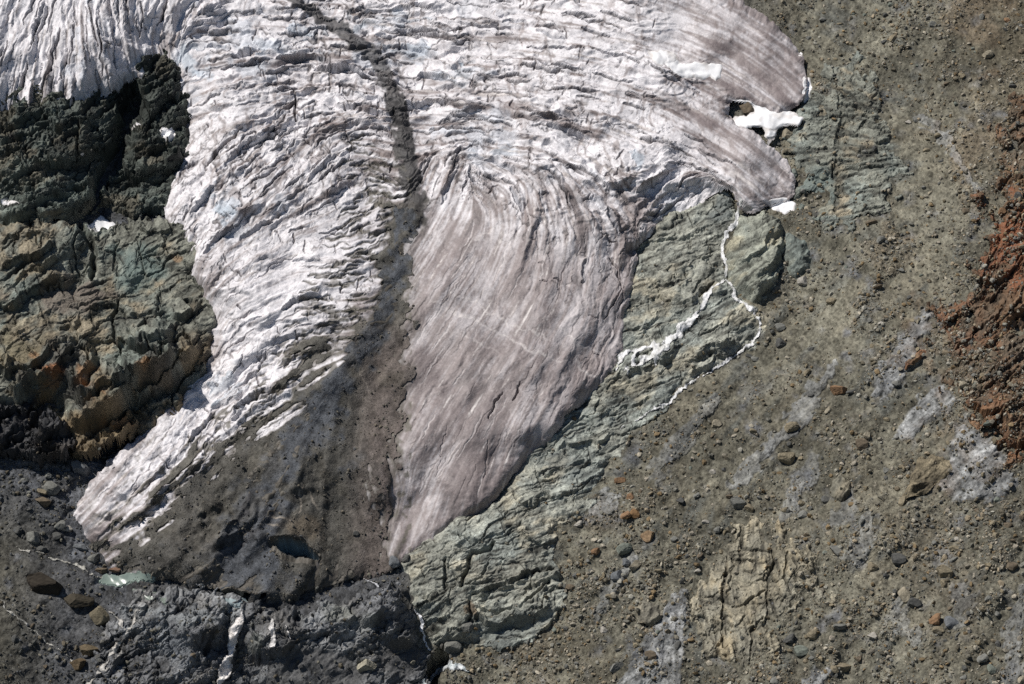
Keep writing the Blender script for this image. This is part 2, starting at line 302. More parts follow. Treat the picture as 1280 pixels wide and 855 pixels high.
for P_ in [[(1170, 378), (1160, 398), (1154, 425), (1146, 455), (1124, 480), (1100, 498), (1088, 486), (1104, 455), (1128, 420), (1150, 393)], [(1205, 532), (1228, 543), (1250, 570), (1272, 610), (1240, 630), (1196, 628), (1172, 606), (1188, 562)], [(862, 738), (860, 765), (856, 800), (852, 850), (848, 900), (768, 900), (784, 840), (806, 800), (836, 762)], [(1046, 832), (1034, 850), (1016, 876), (985, 890), (996, 860), (1022, 838)], [(1168, 482), (1190, 492), (1182, 512), (1150, 535), (1126, 552), (1120, 540), (1140, 512)]]:
    m = ss(sdist(P_, 1.5, 2) + 1.6 * R3 + 1.2 * R8 + .6 * f5, -3, 3.5); c_ = C3(.235, .24, .238) * (1 + .12 * np.clip(R3, -2, 2) + .1 * np.clip(R1, -2, 2) - .35 * ss(R8 + .6 * f12, .5, 1.8))[..., None]
    GC += (c_ - GC) * (m * .9)[..., None]; G += 1.1 * m; FANM = np.maximum(FANM, m)
# rusty brown stains on the scree
for x, y, r, a in [(1180, 420, 45, .6), (1240, 180, 60, .35), (1110, 310, 26, .3), (1020, 150, 30, .15), (760, 660, 30, .25), (1225, 30, 40, .45), (1010, 160, 20, .2), (1200, 560, 50, .4), (1180, 700, 60, .2), (660, 800, 40, .2)]:
    mix(GC, (.15, .105, .068), ss(1 - np.hypot(XX - x, YY - y) / r / 1.5 + .3 * f12, .1, .9) * a * .8)
# gully beside the ledges, bluish wet gravel
m = strk([(30, 580), (90, 580), (130, 575), (100, 620), (90, 660), (120, 710), (150, 735)], (6, 20, 20, 24, 26, 24, 14), 4)
mix(GC, (.125, .132, .145), ss(m + .2 * g12, .1, .7) * .75); G -= 2.5 * ss(m, 0, 1)
G += .09 * FR[2][0] + .10 * FR[1][0] * ss(f30, -.5, 1)
GC *= (1 + .22 * np.clip(fbm(60, o=4, seed=901), -1.5, 1.8) * .6 + .12 * np.clip(np.roll(R8, 333, 0), -2, 2))[..., None]
G0 = G.copy()

# ---- large dark-silt mound in front of the snout (debris-covered ice), lower middle
G += 7 * np.exp(-(((XX - 470) / 70) ** 2 + ((YY - 800) / 45) ** 2))
G += 9 * np.exp(-(((XX - 390) / 40) ** 2 + ((YY - 850) / 45) ** 2))
G -= 16 * ss(strk([(552, 820), (535, 850), (530, 900)], 26, 2), 0, .8)

LAYERS = {}
TOP = G.copy()
def layer(name, d, h, c, base=None):
    """d outline distance, h full height"""
    global TOP
    LAYERS[name] = dict(d=d.astype(F), h=h.astype(F), c=c.astype(F))
    TOP = np.where(d > 0, np.maximum(TOP, h), TOP).astype(F)
def thick(d, T, wd, p=2.0):
    x = np.clip(d / wd, 0, 1); t = T * (1 - (1 - x) ** p)
    return np.where(d < 0, d * .5, t).astype(F)

# ------------------------------------------------------------------ rock outcrops
def rockcol(base, alt, warm, a_alt=.6, a_warm=.4, seed=0):
    fa, fe = FR[1]; fb, fc_ = FR[2]
    c = full(base); u = fbm(35, o=5, seed=seed + 300); v = fbm(22, o=5, seed=seed + 330)
    mix(c, alt, ss(u, -.3, 1.3) * a_alt); mix(c, warm, ss(v + .4 * R3, .4, 1.9) * a_warm)
    c *= (1 + .13 * np.clip(R3, -2, 2) + .13 * np.clip(R1, -2, 2) + .10 * np.clip(np.roll(n1, seed * 31 + 7, 1), -2, 2) + .12 * np.clip(np.roll(g12, seed * 57, 1), -1.5, 2))[..., None]
    crk = ss(-R1 - .5 * R3, .9, 2.0); c *= (1 - .5 * crk)[..., None]
    j2 = np.roll(f5, seed * 77 + 11, 0); c *= (1 - .5 * ss(-np.abs(j2 + .3 * R3), -.07, -.02) * ss(np.roll(f12, 91, 1), .1, .9))[..., None]
    c *= (1 + .10 * np.clip(fa, -2, 2) + .08 * np.clip(fb, -2, 2) - .5 * ss(-fe, -.09, -.01) * ss(np.roll(g12, 41, 0), -.3, .8) - .35 * ss(-fc_, -.12, -.02) * ss(np.roll(f12, 141, 0), -.2, .8))[..., None]
    return np.clip(c, .01, .9)
def rough(a1, a2, a3, alt=False):
    h1, e1 = FR[0]; h2, e2 = FR[3 if alt else 1]; h3, e3 = FR[2]
    return a1 * h1 + a2 * h2 + a3 * h3 - a1 * 1.2 * ss(-e1, -.06, 0) - a2 * 1.4 * ss(-e2, -.1, 0) - a3 * 1.2 * ss(-e3, -.14, 0)
def jag(amp, ang, lam, seed):
    w1 = band(ang, lam, lam * .75, seed, .16, lam * 2.2) * ss(fbm(lam * 1.6, o=3, seed=seed + 5), -1.2, .8)
    w2 = band(ang + 8, lam * .42, lam * .42, seed + 9, .2, lam) * ss(fbm(lam * .9, o=3, seed=seed + 7), -.8, .9)
    w3 = band(ang - 7, lam * .18, lam * .22, seed + 13, .25, lam * .5)
    return amp * (w1 + .42 * w2 + .17 * w3)
CR = []   # cracks: (line, width, depth)
def crack(h, c, pts, wd, dep, dark=.5, wob=1.3):
    m = strk(pts, wd, wob); h -= dep * ss(m, 0, .7); c *= (1 - dark * ss(m, .1, .7))[..., None]

# dark crag
d = sdist(CRAG, 2.5)
h = G0 + thick(d, 6, 14)
h += jag(4.5, 152, 30, 500) + rough(1.8, .9, .25) + .5 * f12
h += rbf([(-100, 180, 10), (60, 170, 14), (100, 180, 15), (115, 230, 4), (60, 240, 5), (185, 190, 9), (200, 120, 10), (150, 130, 4), (140, 215, -4), (190, 240, 2), (120, 265, -4)], 30)
h -= 15 * ss(strk([(168, 92), (166, 135), (152, 170), (140, 205), (122, 235), (114, 258)], (8, 15, 14, 14, 10, 5), 3), 0, .9)
for p, a, b, f in [([(150, 210), (165, 150), (172, 110)], -4, 20, 14), ([(25, 249), (48, 245), (66, 238), (76, 230)], 5, 26, 5), ([(0, 224), (20, 218), (28, 205)], 4, 20, 5), ([(40, 205), (60, 198), (80, 192)], 3, 14, 4), ([(60, 160), (90, 153), (130, 145), (150, 135)], 5, 20, 6), ([(0, 178), (18, 174), (28, 165)], 4, 16, 4),
                   ([(205, 205), (222, 198), (228, 180)], 6, 20, 6), ([(0, 264), (30, 266), (60, 262), (85, 255), (100, 248)], 4, 12, 8), ([(150, 222), (175, 214), (205, 212)], 3, 12, 4), ([(70, 265), (90, 262), (100, 275)], 3, 14, 5), ([(104, 262), (112, 240), (120, 220)], 3, 12, 5)]:
    ledge(h, p, a, b, f)
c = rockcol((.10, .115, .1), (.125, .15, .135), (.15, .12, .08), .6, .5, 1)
c *= rbf([(0, 200, .95), (100, 190, .55), (180, 130, .5), (190, 200, .6), (150, 250, .9), (50, 240, 1.1), (0, 280, 1.2), (30, 180, 1), (200, 260, .9)], 40)[..., None]  # shaded parts of the crag darkened in the rock colour, in place of shadow
crack(h, c, [(99, 150), (97, 175), (98, 205)], 2.2, 3); crack(h, c, [(62, 160), (80, 155), (100, 150), (130, 146)], 2, 3); crack(h, c, [(190, 150), (176, 120), (200, 108)], 2, 3)
scatter(h, c, (d > 2) * .9, 90, UR, VR, np.random.default_rng(61), (3, 8), 6, (.8, 2.2), 1.3, (.03, .03, .03), .6, .7); scatter(h, c, (d > 2) * .9, 40, -VR, UR, np.random.default_rng(62), (2, 5), 6, (.8, 2), 1.3, (.03, .03, .03), .6, .3)
layer('rock_crag', d, h, c)

# lower-left ledges
d = sdist(LEDGES, 2.5)
h = G0 + thick(d, 7, 10)
h += rbf([(-100, 400, 8), (20, 330, 8), (60, 300, 8), (120, 330, 2), (180, 330, 6), (230, 330, 7), (60, 400, 5), (150, 390, 5), (230, 400, 7), (30, 450, 6), (80, 440, 9), (130, 440, 9), (200, 430, 12), (100, 490, 5), (140, 480, 8), (200, 480, 3), (140, 540, 0), (60, 510, -2), (170, 520, 0)], 26)
low = ss(YY, 405, 440)
h += jag(1.0, 158, 26, 520) * (1 - low) + jag(2.4, 150, 24, 540) * low + rough(1.3, .26, .05) * (.75 + .5 * low) + .03 * R1 + .3 * f12
LED = [([(0, 333), (14, 327), (34, 320), (60, 312), (75, 300)], 4, 22, 4), ([(34, 337), (48, 338), (64, 328), (70, 318)], 4, 16, 4), ([(4, 390), (14, 380), (32, 368), (55, 358), (82, 350), (100, 346)], 4, 26, 4), ([(146, 432), (165, 428), (188, 425), (206, 416), (220, 404)], 7, 26, 8),
       ([(36, 478), (50, 468), (70, 462), (76, 448), (98, 433)], 6, 34, 6), ([(82, 480), (100, 468), (113, 455), (124, 438)], 7, 22, 9), ([(94, 498), (112, 490), (134, 479), (151, 468), (152, 450)], 10, 40, 9), ([(84, 534), (104, 522), (128, 507), (150, 494), (168, 478)], 12, 30, 10),
       ([(152, 466), (170, 459), (188, 453), (206, 446), (224, 436)], 13, 40, 16), ([(160, 505), (185, 492), (205, 478), (216, 462), (232, 444), (252, 422)], 10, 34, 12), ([(116, 546), (134, 541), (150, 529), (164, 512)], 6, 22, 6), ([(98, 572), (120, 561), (134, 556), (156, 549), (178, 538)], 5, 16, 5),
       ([(142, 550), (158, 540), (172, 522)], 5, 14, 5), ([(0, 470), (10, 462), (14, 445)], 6, 24, 8), ([(14, 492), (30, 482), (40, 455)], 7, 22, 8), ([(220, 398), (240, 392), (252, 378)], 5, 16, 6), ([(0, 300), (10, 296), (40, 292), (70, 296)], 2, 14, 3), ([(108, 386), (140, 382), (150, 378)], 2, 18, 2.5), ([(68, 408), (85, 400), (100, 404)], 2, 16, 3), ([(150, 392), (175, 390), (215, 388)], 2, 18, 3),
       ([(0, 420), (20, 416), (40, 412)], 1.5, 18, 3), ([(60, 435), (75, 425), (95, 422)], 2, 18, 3)]
for p, a, b, f in LED: ledge(h, p, a * (1.7 if a > 5 else 1.6), b * 1.1, f * .85, 2.6)
c = rockcol((.165, .168, .14), (.16, .19, .17), (.21, .165, .105), .65, .6, 2)
mix(c, (.2, .15, .09), low * ss(f30 + .5 * g12, -.6, .8) * .75); mix(c, (.06, .055, .05), low * ss(g30, .2, 1.4) * .6)
mix(c, (.17, .14, .115), ss(1 - np.hypot((XX - 75) / 90, (YY - 370) / 32) + .25 * f12, .2, .8) * .75)
mix(c, (.15, .2, .185), ss(1 - np.hypot((XX - 170) / 60, (YY - 340) / 45) + .2 * g12, .1, .8) * .7)
mix(c, (.19, .17, .11), ss(1 - np.hypot((XX - 20) / 60, (YY - 440) / 30) + .25 * g12, .1, .8) * .6)
mix(c, (.3, .135, .06), ss(1 - np.hypot((XX - 60) / 22, (YY - 462) / 12) + .25 * f12, .2, .8) * .85)
mix(c, (.29, .15, .07), ss(1 - np.hypot((XX - 103) / 16, (YY - 478) / 16) + .25 * g12, .2, .8) * .8)
mix(c, (.2, .15, .085), ss(YY - .3 * XX, 430, 470) * .55 * ss(f30 + .6, 0, 1))
for x_, y_, rx_, ry_ in [(115, 462, 22, 9), (110, 500, 16, 9), (135, 488, 18, 8), (185, 452, 22, 8), (130, 520, 20, 8), (150, 530, 16, 7), (70, 478, 14, 8), (45, 445, 16, 7)]: mix(c, (.26, .14, .065), ss(1 - np.hypot((XX - x_) / rx_, (YY - y_) / ry_) + .35 * g12, .2, .8) * .6)
mix(c, (.28, .18, .1), ss(1 - np.hypot((XX - 222) / 12, (YY - 324) / 6) + .25 * g12, .2, .8) * .7)
for p, wd, dep in [([(0, 331), (12, 327), (34, 320)], 2.5, 3), ([(5, 388), (12, 380), (20, 372), (32, 367), (45, 361), (70, 353), (95, 346)], 3, 3), ([(97, 276), (101, 288), (112, 300), (119, 320), (118, 340), (114, 350)], 6, 6), ([(104, 285), (92, 300), (93, 320), (100, 345)], 2.5, 2.5), ([(172, 300), (178, 320), (181, 345)], 1.6, 1.5),
                   ([(208, 298), (203, 318), (180, 324), (170, 310)], 1.6, 1.5), ([(240, 308), (225, 316), (212, 325), (200, 338), (185, 347)], 2, 2), ([(150, 300), (143, 320), (140, 340)], 2.5, 2), ([(148, 375), (141, 400), (146, 425), (150, 445)], 3.2, 3), ([(50, 370), (50, 385), (48, 398)], 1.3, 1), ([(22, 290), (18, 315)], 2, 1.5), ([(42, 280), (46, 300), (50, 312)], 2, 1.5), ([(38, 320), (36, 305)], 1.5, 1), ([(200, 355), (203, 370), (200, 385)], 1.4, 1), ([(140, 338), (160, 345), (185, 342)], 1.6, 1),
                   ([(232, 375), (243, 382), (240, 395)], 7, 5), ([(182, 425), (188, 436), (196, 440)], 3, 3), ([(214, 462), (222, 448), (228, 438)], 3.4, 4), ([(72, 460), (78, 446), (92, 437)], 3.5, 4), ([(100, 430), (110, 440), (107, 452)], 2.5, 3)]:
    crack(h, c, p, wd, dep)
h -= 7 * ss(strk([(60, 500), (95, 520), (140, 515), (185, 492), (215, 480), (235, 462)], (10, 16, 16, 16, 14, 8), 2), 0, .9)
scatter(h, c, (d > 2) * .9, 100, UR, VR, np.random.default_rng(63), (3, 9), 6, (.6, 1.7), 1.1, (.04, .038, .035), .65, .4); scatter(h, c, (d > 2) * .9, 70, -VR, UR, np.random.default_rng(64), (2, 5), 5, (.6, 1.5), 1.2, (.04, .038, .035), .65, .2)
layer('rock_ledge', d, h, c)

# black broken lump under the ledges
d = sdist(DARKLUMP, 3)
h = G0 + thick(d, 9, 9) + rough(2.6, 2.0, .9) + 1.5 * billow(fbm(22, o=4, seed=600))
ledge(h, [(18, 574), (45, 578), (64, 584), (86, 570), (93, 552)], 7, 40, 7); ledge(h, [(0, 530), (30, 530), (50, 515), (62, 500)], 5, 20, 9)
c = rockcol((.05, .05, .052), (.075, .078, .08), (.07, .055, .04), .5, .4, 3)
layer('rock_lump', d, h, c)

# central polished slab
d = sdist(SLAB, 2.5, 1.5) + (2.5 * f12 + 1.5 * R3) * ss(XX + .55 * YY, 960, 1000)
h = G0 + thick(d, 1.3, 18) + ss(d, -2, 34) * rbf([(850, 300, 4), (840, 400, 5), (900, 400, 3), (800, 470, 2), (720, 560, 2), (620, 680, 6), (560, 700, 4), (660, 740, 4), (560, 790, 3), (640, 800, -3), (700, 600, 1), (900, 270, 1)], 40)
h += .5 * jag(1.0, 160, 20, 620) + rough(.65, .12, .03) + .06 * R3 + .02 * R1 + .2 * f12
SLE = [([(762, 470), (785, 464), (812, 456), (838, 440), (852, 424)], 6, 26, 9), ([(590, 744), (620, 733), (650, 722), (692, 710)], 4.5, 30, 5), ([(592, 776), (615, 780), (642, 772), (668, 767), (692, 752)], 5, 24, 7), ([(590, 758), (622, 759), (656, 752), (676, 738), (692, 722)], 2.5, 14, 3), ([(528, 780), (545, 774), (562, 768)], 3, 12, 4), ([(530, 800), (548, 795), (580, 790)], 4, 16, 6),
       ([(645, 666), (668, 672), (692, 678)], 2, 14, 3), ([(500, 752), (520, 757), (545, 748), (560, 738)], 3, 18, 4), ([(660, 730), (690, 722), (705, 715)], 3, 14, 4), ([(785, 408), (805, 404), (825, 396)], 2.2, 16, 3), ([(800, 360), (830, 352), (870, 345)], 1.8, 16, 3), ([(820, 300), (850, 296), (880, 288)], 1.8, 16, 3), ([(840, 378), (868, 372), (890, 360)], 2.4, 16, 3), ([(860, 440), (890, 430), (930, 418)], 2.2, 16, 3), ([(850, 470), (880, 460), (920, 440)], 2, 12, 3),
       ([(740, 520), (780, 508), (820, 495)], 2.2, 14, 3), ([(690, 560), (730, 552), (775, 540)], 2.2, 14, 3), ([(650, 595), (690, 590), (740, 575)], 2.2, 14, 3), ([(640, 630), (680, 622), (730, 612)], 2.4, 14, 3), ([(560, 680), (600, 672), (640, 655)], 2, 14, 3)]
for p, a, b, f in SLE: ledge(h, p, a, b, f, 3)
c = rockcol((.275, .28, .24), (.24, .268, .25), (.33, .295, .215), .6, .6, 4)
mix(c, (.15, .165, .155), ss(1 - np.hypot((XX - 640) / 75, (YY - 790) / 26) + .3 * f12, .1, .8) * .75)
mix(c, (.13, .15, .15), ss(1 - np.hypot((XX - 905) / 22, (YY - 262) / 26) + .3 * f12, .1, .7) * .7)
mix(c, (.16, .18, .175), ss(1 - np.hypot((XX - 705) / 40, (YY - 585) / 22) + .3 * f12, .1, .8) * .5)
mix(c, (.24, .23, .19), ss(1 - np.hypot((XX - 640) / 80, (YY - 720) / 26) + .3 * f12, .1, .8) * .5)
mix(c, (.17, .115, .07), ss(1 - np.hypot((XX - 586) / 10, (YY - 760) / 16) + .3 * f5, .1, .8) * .7)
for p, wd, dep in [([(634, 638), (625, 650), (608, 662), (603, 671)], 2, 1.8), ([(620, 678), (612, 688), (592, 690), (586, 708), (580, 724), (576, 733)], 4, 4), ([(576, 733), (590, 728), (603, 722), (610, 704)], 2.2, 2), ([(553, 698), (558, 715), (555, 730), (557, 740), (545, 748), (522, 757)], 2.6, 2.6), ([(590, 744), (615, 736), (640, 727), (665, 718), (692, 709)], 3, 2.4), ([(656, 752), (670, 740), (688, 725)], 3, 3),
                   ([(588, 680), (580, 668), (560, 665)], 1.6, 1.3), ([(602, 672), (585, 685), (560, 690)], 1.6, 1.2), ([(630, 700), (650, 703), (658, 715)], 1.6, 1), ([(892, 352), (886, 362), (874, 372)], 3, 2.5), ([(640, 770), (645, 760)], 2, 2), ([(586, 752), (590, 770), (586, 788)], 3, 2.5), ([(815, 275), (812, 292), (800, 300)], 1.6, 1.4), ([(668, 590), (676, 605), (690, 598)], 2.4, 1.6), ([(740, 600), (720, 615), (700, 622)], 2, 1.6)]:
    crack(h, c, p, wd, dep, .45)
scatter(h, c, (d > 2) * .9, 190, UR, VR, np.random.default_rng(65), (3, 9), 5, (.5, 1.2), .75, (.07, .066, .056), .6, .3, .18); scatter(h, c, (d > 2) * .9, 50, -VR, UR, np.random.default_rng(66), (2, 5), 4, (.5, 1.2), .9, (.06, .058, .05), .65, .1)
layer('rock_slab', d, h, c)

# rounded knobs and other outcrops
d = sdist(KNOB, 1.8)
h = G0 + thick(d, 11, 24, 2.2) + .5 * jag(1, 155, 13, 640) + rough(.3, .25, .08) + .12 * R3
for p, a, b, f in [([(925, 330), (945, 322), (958, 305), (962, 285)], 2, 10, 3), ([(935, 350), (955, 338), (972, 322), (978, 300)], 3, 12, 6)]: ledge(h, p, a, b, f)
c = rockcol((.23, .24, .2), (.2, .23, .215), (.29, .26, .18), .6, .6, 5); layer('rock_knob', d, h, c)
d = sdist(KNOB2, 1.8); h = G0 + thick(d, 6, 18, 2.2) + .3 * R3 + .3 * f5; c = rockcol((.14, .16, .145), (.13, .165, .155), (.18, .17, .12), .6, .3, 6); layer('rock_knob_b', d, h, c)
d = sdist(UPSLAB, 6, 7) + 9 * f12 + 4 * R3 - 4
h = G0 + thick(d, 1.0, 14) + .6 * jag(1.0, 176, 15, 660) + rough(.2, .45, .12, True) + .12 * R3
c = rockcol((.18, .185, .155), (.17, .195, .18), (.25, .21, .145), .7, .8, 7)
mix(c, (.15, .185, .17), ss(1 - np.hypot((XX - 1020) / 50, (YY - 240) / 40) + .3 * f12, .1, .8) * .6)
crack(h, c, [(1048, 110), (1050, 170), (1046, 230), (1044, 270)], 5, 1.4, .3, 2); crack(h, c, [(1008, 186), (1045, 186), (1080, 190), (1105, 195)], 2, 1.2)
crack(h, c, [(990, 148), (1020, 150), (1060, 146), (1105, 150)], 2, 1.2); crack(h, c, [(1045, 215), (1070, 212), (1105, 208)], 2, 1.2); crack(h, c, [(1040, 200), (1044, 225)], 3, 2)
scatter(h, c, (d > 2) * .9, 110, UR, VR, np.random.default_rng(67), (3, 9), 5, (.5, 1.4), .9, (.06, .058, .05), .65, .7, .15)
layer('rock_upslab', d, h, c)
d = sdist(LOWSLAB, 4, 3) + 6 * f12 + 3 * R3 - 3
h = G0 + thick(d, 1.5, 10) + rough(.7, .4, .1) + .12 * R3 + .3 * jag(1, 175, 22, 680)
c = rockcol((.235, .213, .158), (.205, .2, .165), (.29, .24, .155), .6, .7, 8)
for p in [[(908, 690), (905, 730), (903, 790), (905, 812)], [(962, 665), (966, 700), (958, 740), (962, 775)], [(925, 660), (930, 685), (962, 690)], [(938, 830), (940, 790), (955, 770)], [(880, 745), (900, 742)], [(985, 690), (980, 720), (990, 730)], [(915, 760), (938, 752), (955, 735)], [(1000, 690), (1015, 715)], [(915, 700), (935, 702), (948, 700)]]: crack(h, c, p, 2.6, 2.2, .5)
scatter(h, c, (d > 2) * .9, 60, UR, VR, np.random.default_rng(68), (3, 9), 5, (.5, 1.4), 1, (.06, .055, .045), .65, .4, .2); scatter(h, c, (d > 2) * .9, 60, -VR, UR, np.random.default_rng(69), (2, 5), 4, (.5, 1.3), 1, (.06, .055, .045), .65, .4)
layer('rock_lowslab', d, h, c)
d = sdist(RUST, 5, 5) + 9 * f12 + 5 * g5
h = G0 + thick(d, 1.5, 14) + jag(2.0, 142, 26, 700) + rough(1.5, .8, .25) + .2 * R3
c = rockcol((.12, .08, .05), (.165, .085, .045), (.17, .1, .055), .8, .5, 9)
mix(c, (.21, .088, .045), ss(1 - np.hypot((XX - 1268) / 42, (YY - 310) / 75) + .3 * f12, .1, .7) * .85)
mix(c, (.19, .095, .055), ss(1 - np.hypot((XX - 1195) / 36, (YY - 405) / 38) + .35 * g12, .1, .7) * .7); mix(c, (.115, .1, .075), ss(f30, .2, 1.5) * .6)
for p, a, b, f in [([(1235, 335), (1245, 300), (1250, 250), (1262, 215)], -4, 8, 10), ([(1252, 400), (1270, 392), (1285, 380)], 5, 20, 6), ([(1215, 435), (1235, 428), (1250, 420)], 4, 16, 6), ([(1190, 455), (1215, 448), (1240, 440)], 3, 16, 5), ([(1215, 540), (1240, 528), (1270, 505)], 3, 16, 4), ([(1230, 570), (1255, 562), (1280, 540)], 3, 12, 5), ([(1255, 345), (1275, 335), (1300, 330)], 4, 16, 6), ([(1240, 480), (1265, 470), (1290, 450)], 3, 16, 4)]: ledge(h, p, a, b, f)
scatter(h, c, (d > 2) * .9, 90, UR, VR, np.random.default_rng(70), (3, 8), 6, (.8, 2.4), 1.2, (.04, .03, .025), .6, .9)
layer('rock_rust', d, h, c)
d = sdist(GREYSTEP, 4, 2)
h = G0 + thick(d, 3, 20) + rbf([(200, 760, 4), (260, 770, 4), (310, 775, 4), (350, 775, 6), (430, 780, 6), (480, 770, 9), (500, 820, 4), (400, 850, 8), (300, 850, -6), (220, 850, 2), (150, 830, 2), (270, 830, 0), (530, 780, 0)], 34)
h += .6 * billow(fbm(24, o=4, seed=720)) + rough(1.2, .8, .22)
smooth = np.maximum(ss(1 - np.hypot((XX - 395) / 75, (YY - 845) / 42), 0, .35), ss(1 - np.hypot((XX - 500) / 30, (YY - 822) / 34), 0, .35))
h = h * (1 - smooth) + smooth * (G0 + 7 + .3 * f12 + .2 * R3)
for p, a, b, f in [([(228, 795), (245, 792), (262, 790), (282, 778)], 6, 20, 9), ([(300, 806), (316, 812), (340, 815), (375, 800)], 5, 26, 8), ([(478, 790), (495, 800), (512, 800), (520, 782)], 9, 34, 9), ([(455, 780), (470, 772), (480, 752)], 4, 12, 6), ([(150, 860), (200, 852), (240, 835), (262, 820)], 3, 26, 8), ([(210, 862), (235, 858), (260, 850)], 5, 16, 8), ([(232, 768), (242, 780), (250, 770)], 3, 10, 6), ([(486, 745), (500, 752), (512, 748)], 4, 12, 5)]: ledge(h, p, a, b, f)
c = rockcol((.11, .113, .118), (.22, .226, .23), (.15, .135, .11), .9, .3, 10)
mix(c, (.075, .075, .075), smooth * .85); mix(c, (.24, .255, .26), ss(1 - np.hypot((XX - 235) / 75, (YY - 768) / 18) + .4 * f12, .1, .9) * .65); mix(c, (.2, .22, .24), ss(1 - np.hypot((XX - 200) / 50, (YY - 800) / 34) + .4 * g12, .2, .9) * .5); mix(c, (.22, .23, .22), ss(1 - np.hypot((XX - 440) / 45, (YY - 775) / 20) + .4 * g12, .1, .9) * .6); mix(c, (.17, .18, .16), ss(1 - np.hypot((XX - 320) / 14, (YY - 805) / 20) + .2 * f12, .2, .8) * .6)
mix(c, (.16, .165, .14), ss(1 - np.hypot((XX - 428) / 26, (YY - 768) / 12) + .4 * f12, .2, .9) * .5)
layer('rock_step', d, h, c)
# small outcrops sticking out of the scree
SMALL = [([(1040, 600), (1050, 592), (1062, 598), (1064, 612), (1058, 625), (1046, 628), (1040, 615)], 4, 'rock_small_a', (.2, .19, .15)), ([(1122, 628), (1140, 620), (1160, 612), (1175, 600), (1190, 588), (1185, 575), (1165, 568), (1150, 570), (1140, 590), (1135, 610)], 4, 'rock_small_b', (.16, .135, .09)),
         ([(792, 762), (805, 752), (820, 754), (830, 762), (826, 775), (812, 782), (800, 776)], 4, 'rock_small_c', (.16, .15, .12)), ([(1128, 460), (1140, 445), (1155, 434), (1158, 440), (1148, 452), (1134, 462)], 4, 'rock_small_d', (.17, .09, .05))]
for P_, T, nm, cc in SMALL:
    d = sdist(P_, 1.2); h = G0 + thick(d, T, 7, 1.6) + .5 * jag(1, 150, 10, 730) + .4 * R3 + .3 * f5
    xs = [p[0] for p in P_]; ys = [p[1] for p in P_]; x0, x1, y0, y1 = min(xs), max(xs), min(ys), max(ys)
    ledge(h, [(x0 + 2, y1 - 1), ((x0 + x1) / 2, y1 - 3), (x1 - 2, (y0 + y1) / 2 + 1)], 3.5, 12, 4, 1)
    layer(nm, d, h, rockcol(cc, tuple(v * .9 for v in cc), (.2, .16, .1), .5, .4, 11))
print('rock', round(time.time() - T0, 1))

# ------------------------------------------------------------------ glacier
d = sdist(GLACIER, .9, 1.2)
GDm = d
GS = blur(G0, 12)
GS = GS + (G0 - GS) * ss(-d, -8, -1)
h = GS + thick(d, 2.6, rbf([(100, 300, 9), (600, 300, 9), (600, 640, 9), (300, 740, 45), (200, 715, 35), (400, 720, 40), (480, 705, 20), (120, 640, 12)], 40), 2) + thick(np.maximum(d, 0), 13, 90, 2) * rbf([(100, 300, 1), (100, 600, .8), (600, 600, .9), (800, 200, 1), (300, 740, .15), (200, 700, .3), (400, 720, .2), (480, 700, .3), (450, 560, 1), (940, 128, .25), (980, 128, .3), (925, 150, .3), (990, 240, .5), (900, 240, .25), (850, 255, .3), (810, 290, .5)], 36)
d = d  # outline distance kept for the mesh
h += rbf([(-200, 40, 16), (0, 40, 17), (0, 130, 11), (100, 60, 15), (110, 110, 11), (150, 90, 11), (195, 75, 5), (200, 40, 8), (260, 40, 2), (260, 160, 3), (240, 260, 5), (320, 160, 2), (400, 80, 0), (330, 250, 9), (300, 350, 14), (380, 330, 10), (250, 430, 5), (300, 430, 11), (230, 520, 4), (180, 600, 1), (160, 670, 0),
          (500, 60, -2), (500, 200, 2), (600, 60, 3), (600, 200, 6), (560, 350, 5), (640, 420, 7), (720, 380, 7), (700, 500, 4), (560, 560, 3), (620, 590, 2), (540, 660, 0), (700, 100, 8), (700, 240, 10), (780, 240, 8), (850, 210, 4), (880, 238, 0), (845, 255, 0), (800, 60, 10), (880, 40, 11), (950, 70, 5), (990, 100, 2), (910, 100, 2), (900, 135, 0), (870, 180, 6), (930, 215, 7), (980, 235, 2), (760, 440, 1), (650, 600, 0)], 45)
# crevassed ground: how broken the ice is
CV = rbf([(-100, 60, .6), (20, 60, .6), (80, 100, .9), (150, 60, .9), (210, 30, 1), (250, 60, 1), (300, 30, .8), (340, 90, 1), (260, 120, .7), (300, 150, .4), (250, 170, .5), (300, 190, .7), (340, 180, 1), (290, 250, 1.1), (270, 265, 1), (380, 170, .9), (420, 200, .5), (240, 320, .9), (300, 330, .45), (350, 350, .3), (280, 400, .4), (300, 420, .4), (300, 480, .9), (270, 490, 1), (230, 540, .6), (180, 600, .35), (160, 650, .25), (380, 400, .3), (430, 300, .4), (440, 120, 1),
          (480, 60, 1), (550, 80, .9), (620, 50, .6), (700, 50, .55), (780, 50, .5), (850, 50, .2), (930, 60, .1), (980, 110, .12), (700, 110, .8), (760, 110, .5), (820, 120, .5), (600, 120, .9), (570, 180, .8), (650, 190, .7), (540, 220, .5), (720, 190, .6), (800, 200, .6), (880, 160, .3), (940, 200, .14), (830, 230, .9), (780, 230, .9), (740, 260, .7), (640, 250, .6), (560, 280, .2), (600, 320, .15), (720, 300, .4),
          (780, 300, .8), (640, 400, .18), (560, 420, .12), (700, 440, .25), (600, 520, .1), (740, 470, .4), (660, 580, .15), (560, 600, .1), (520, 660, .12), (440, 560, .15), (770, 370, .35), (870, 240, .5), (820, 90, .6)], 28, 2)
CV = np.clip(CV, 0, 1.1)
xw = XX + 5 * WB[0] + 1.2 * WN[0]; yw = YY + 5 * WB[1] + 1.2 * WN[1]
W8, W6, W3 = sample(I8, xw, yw), sample(I6s, xw, yw), sample(I3s, xw, yw)
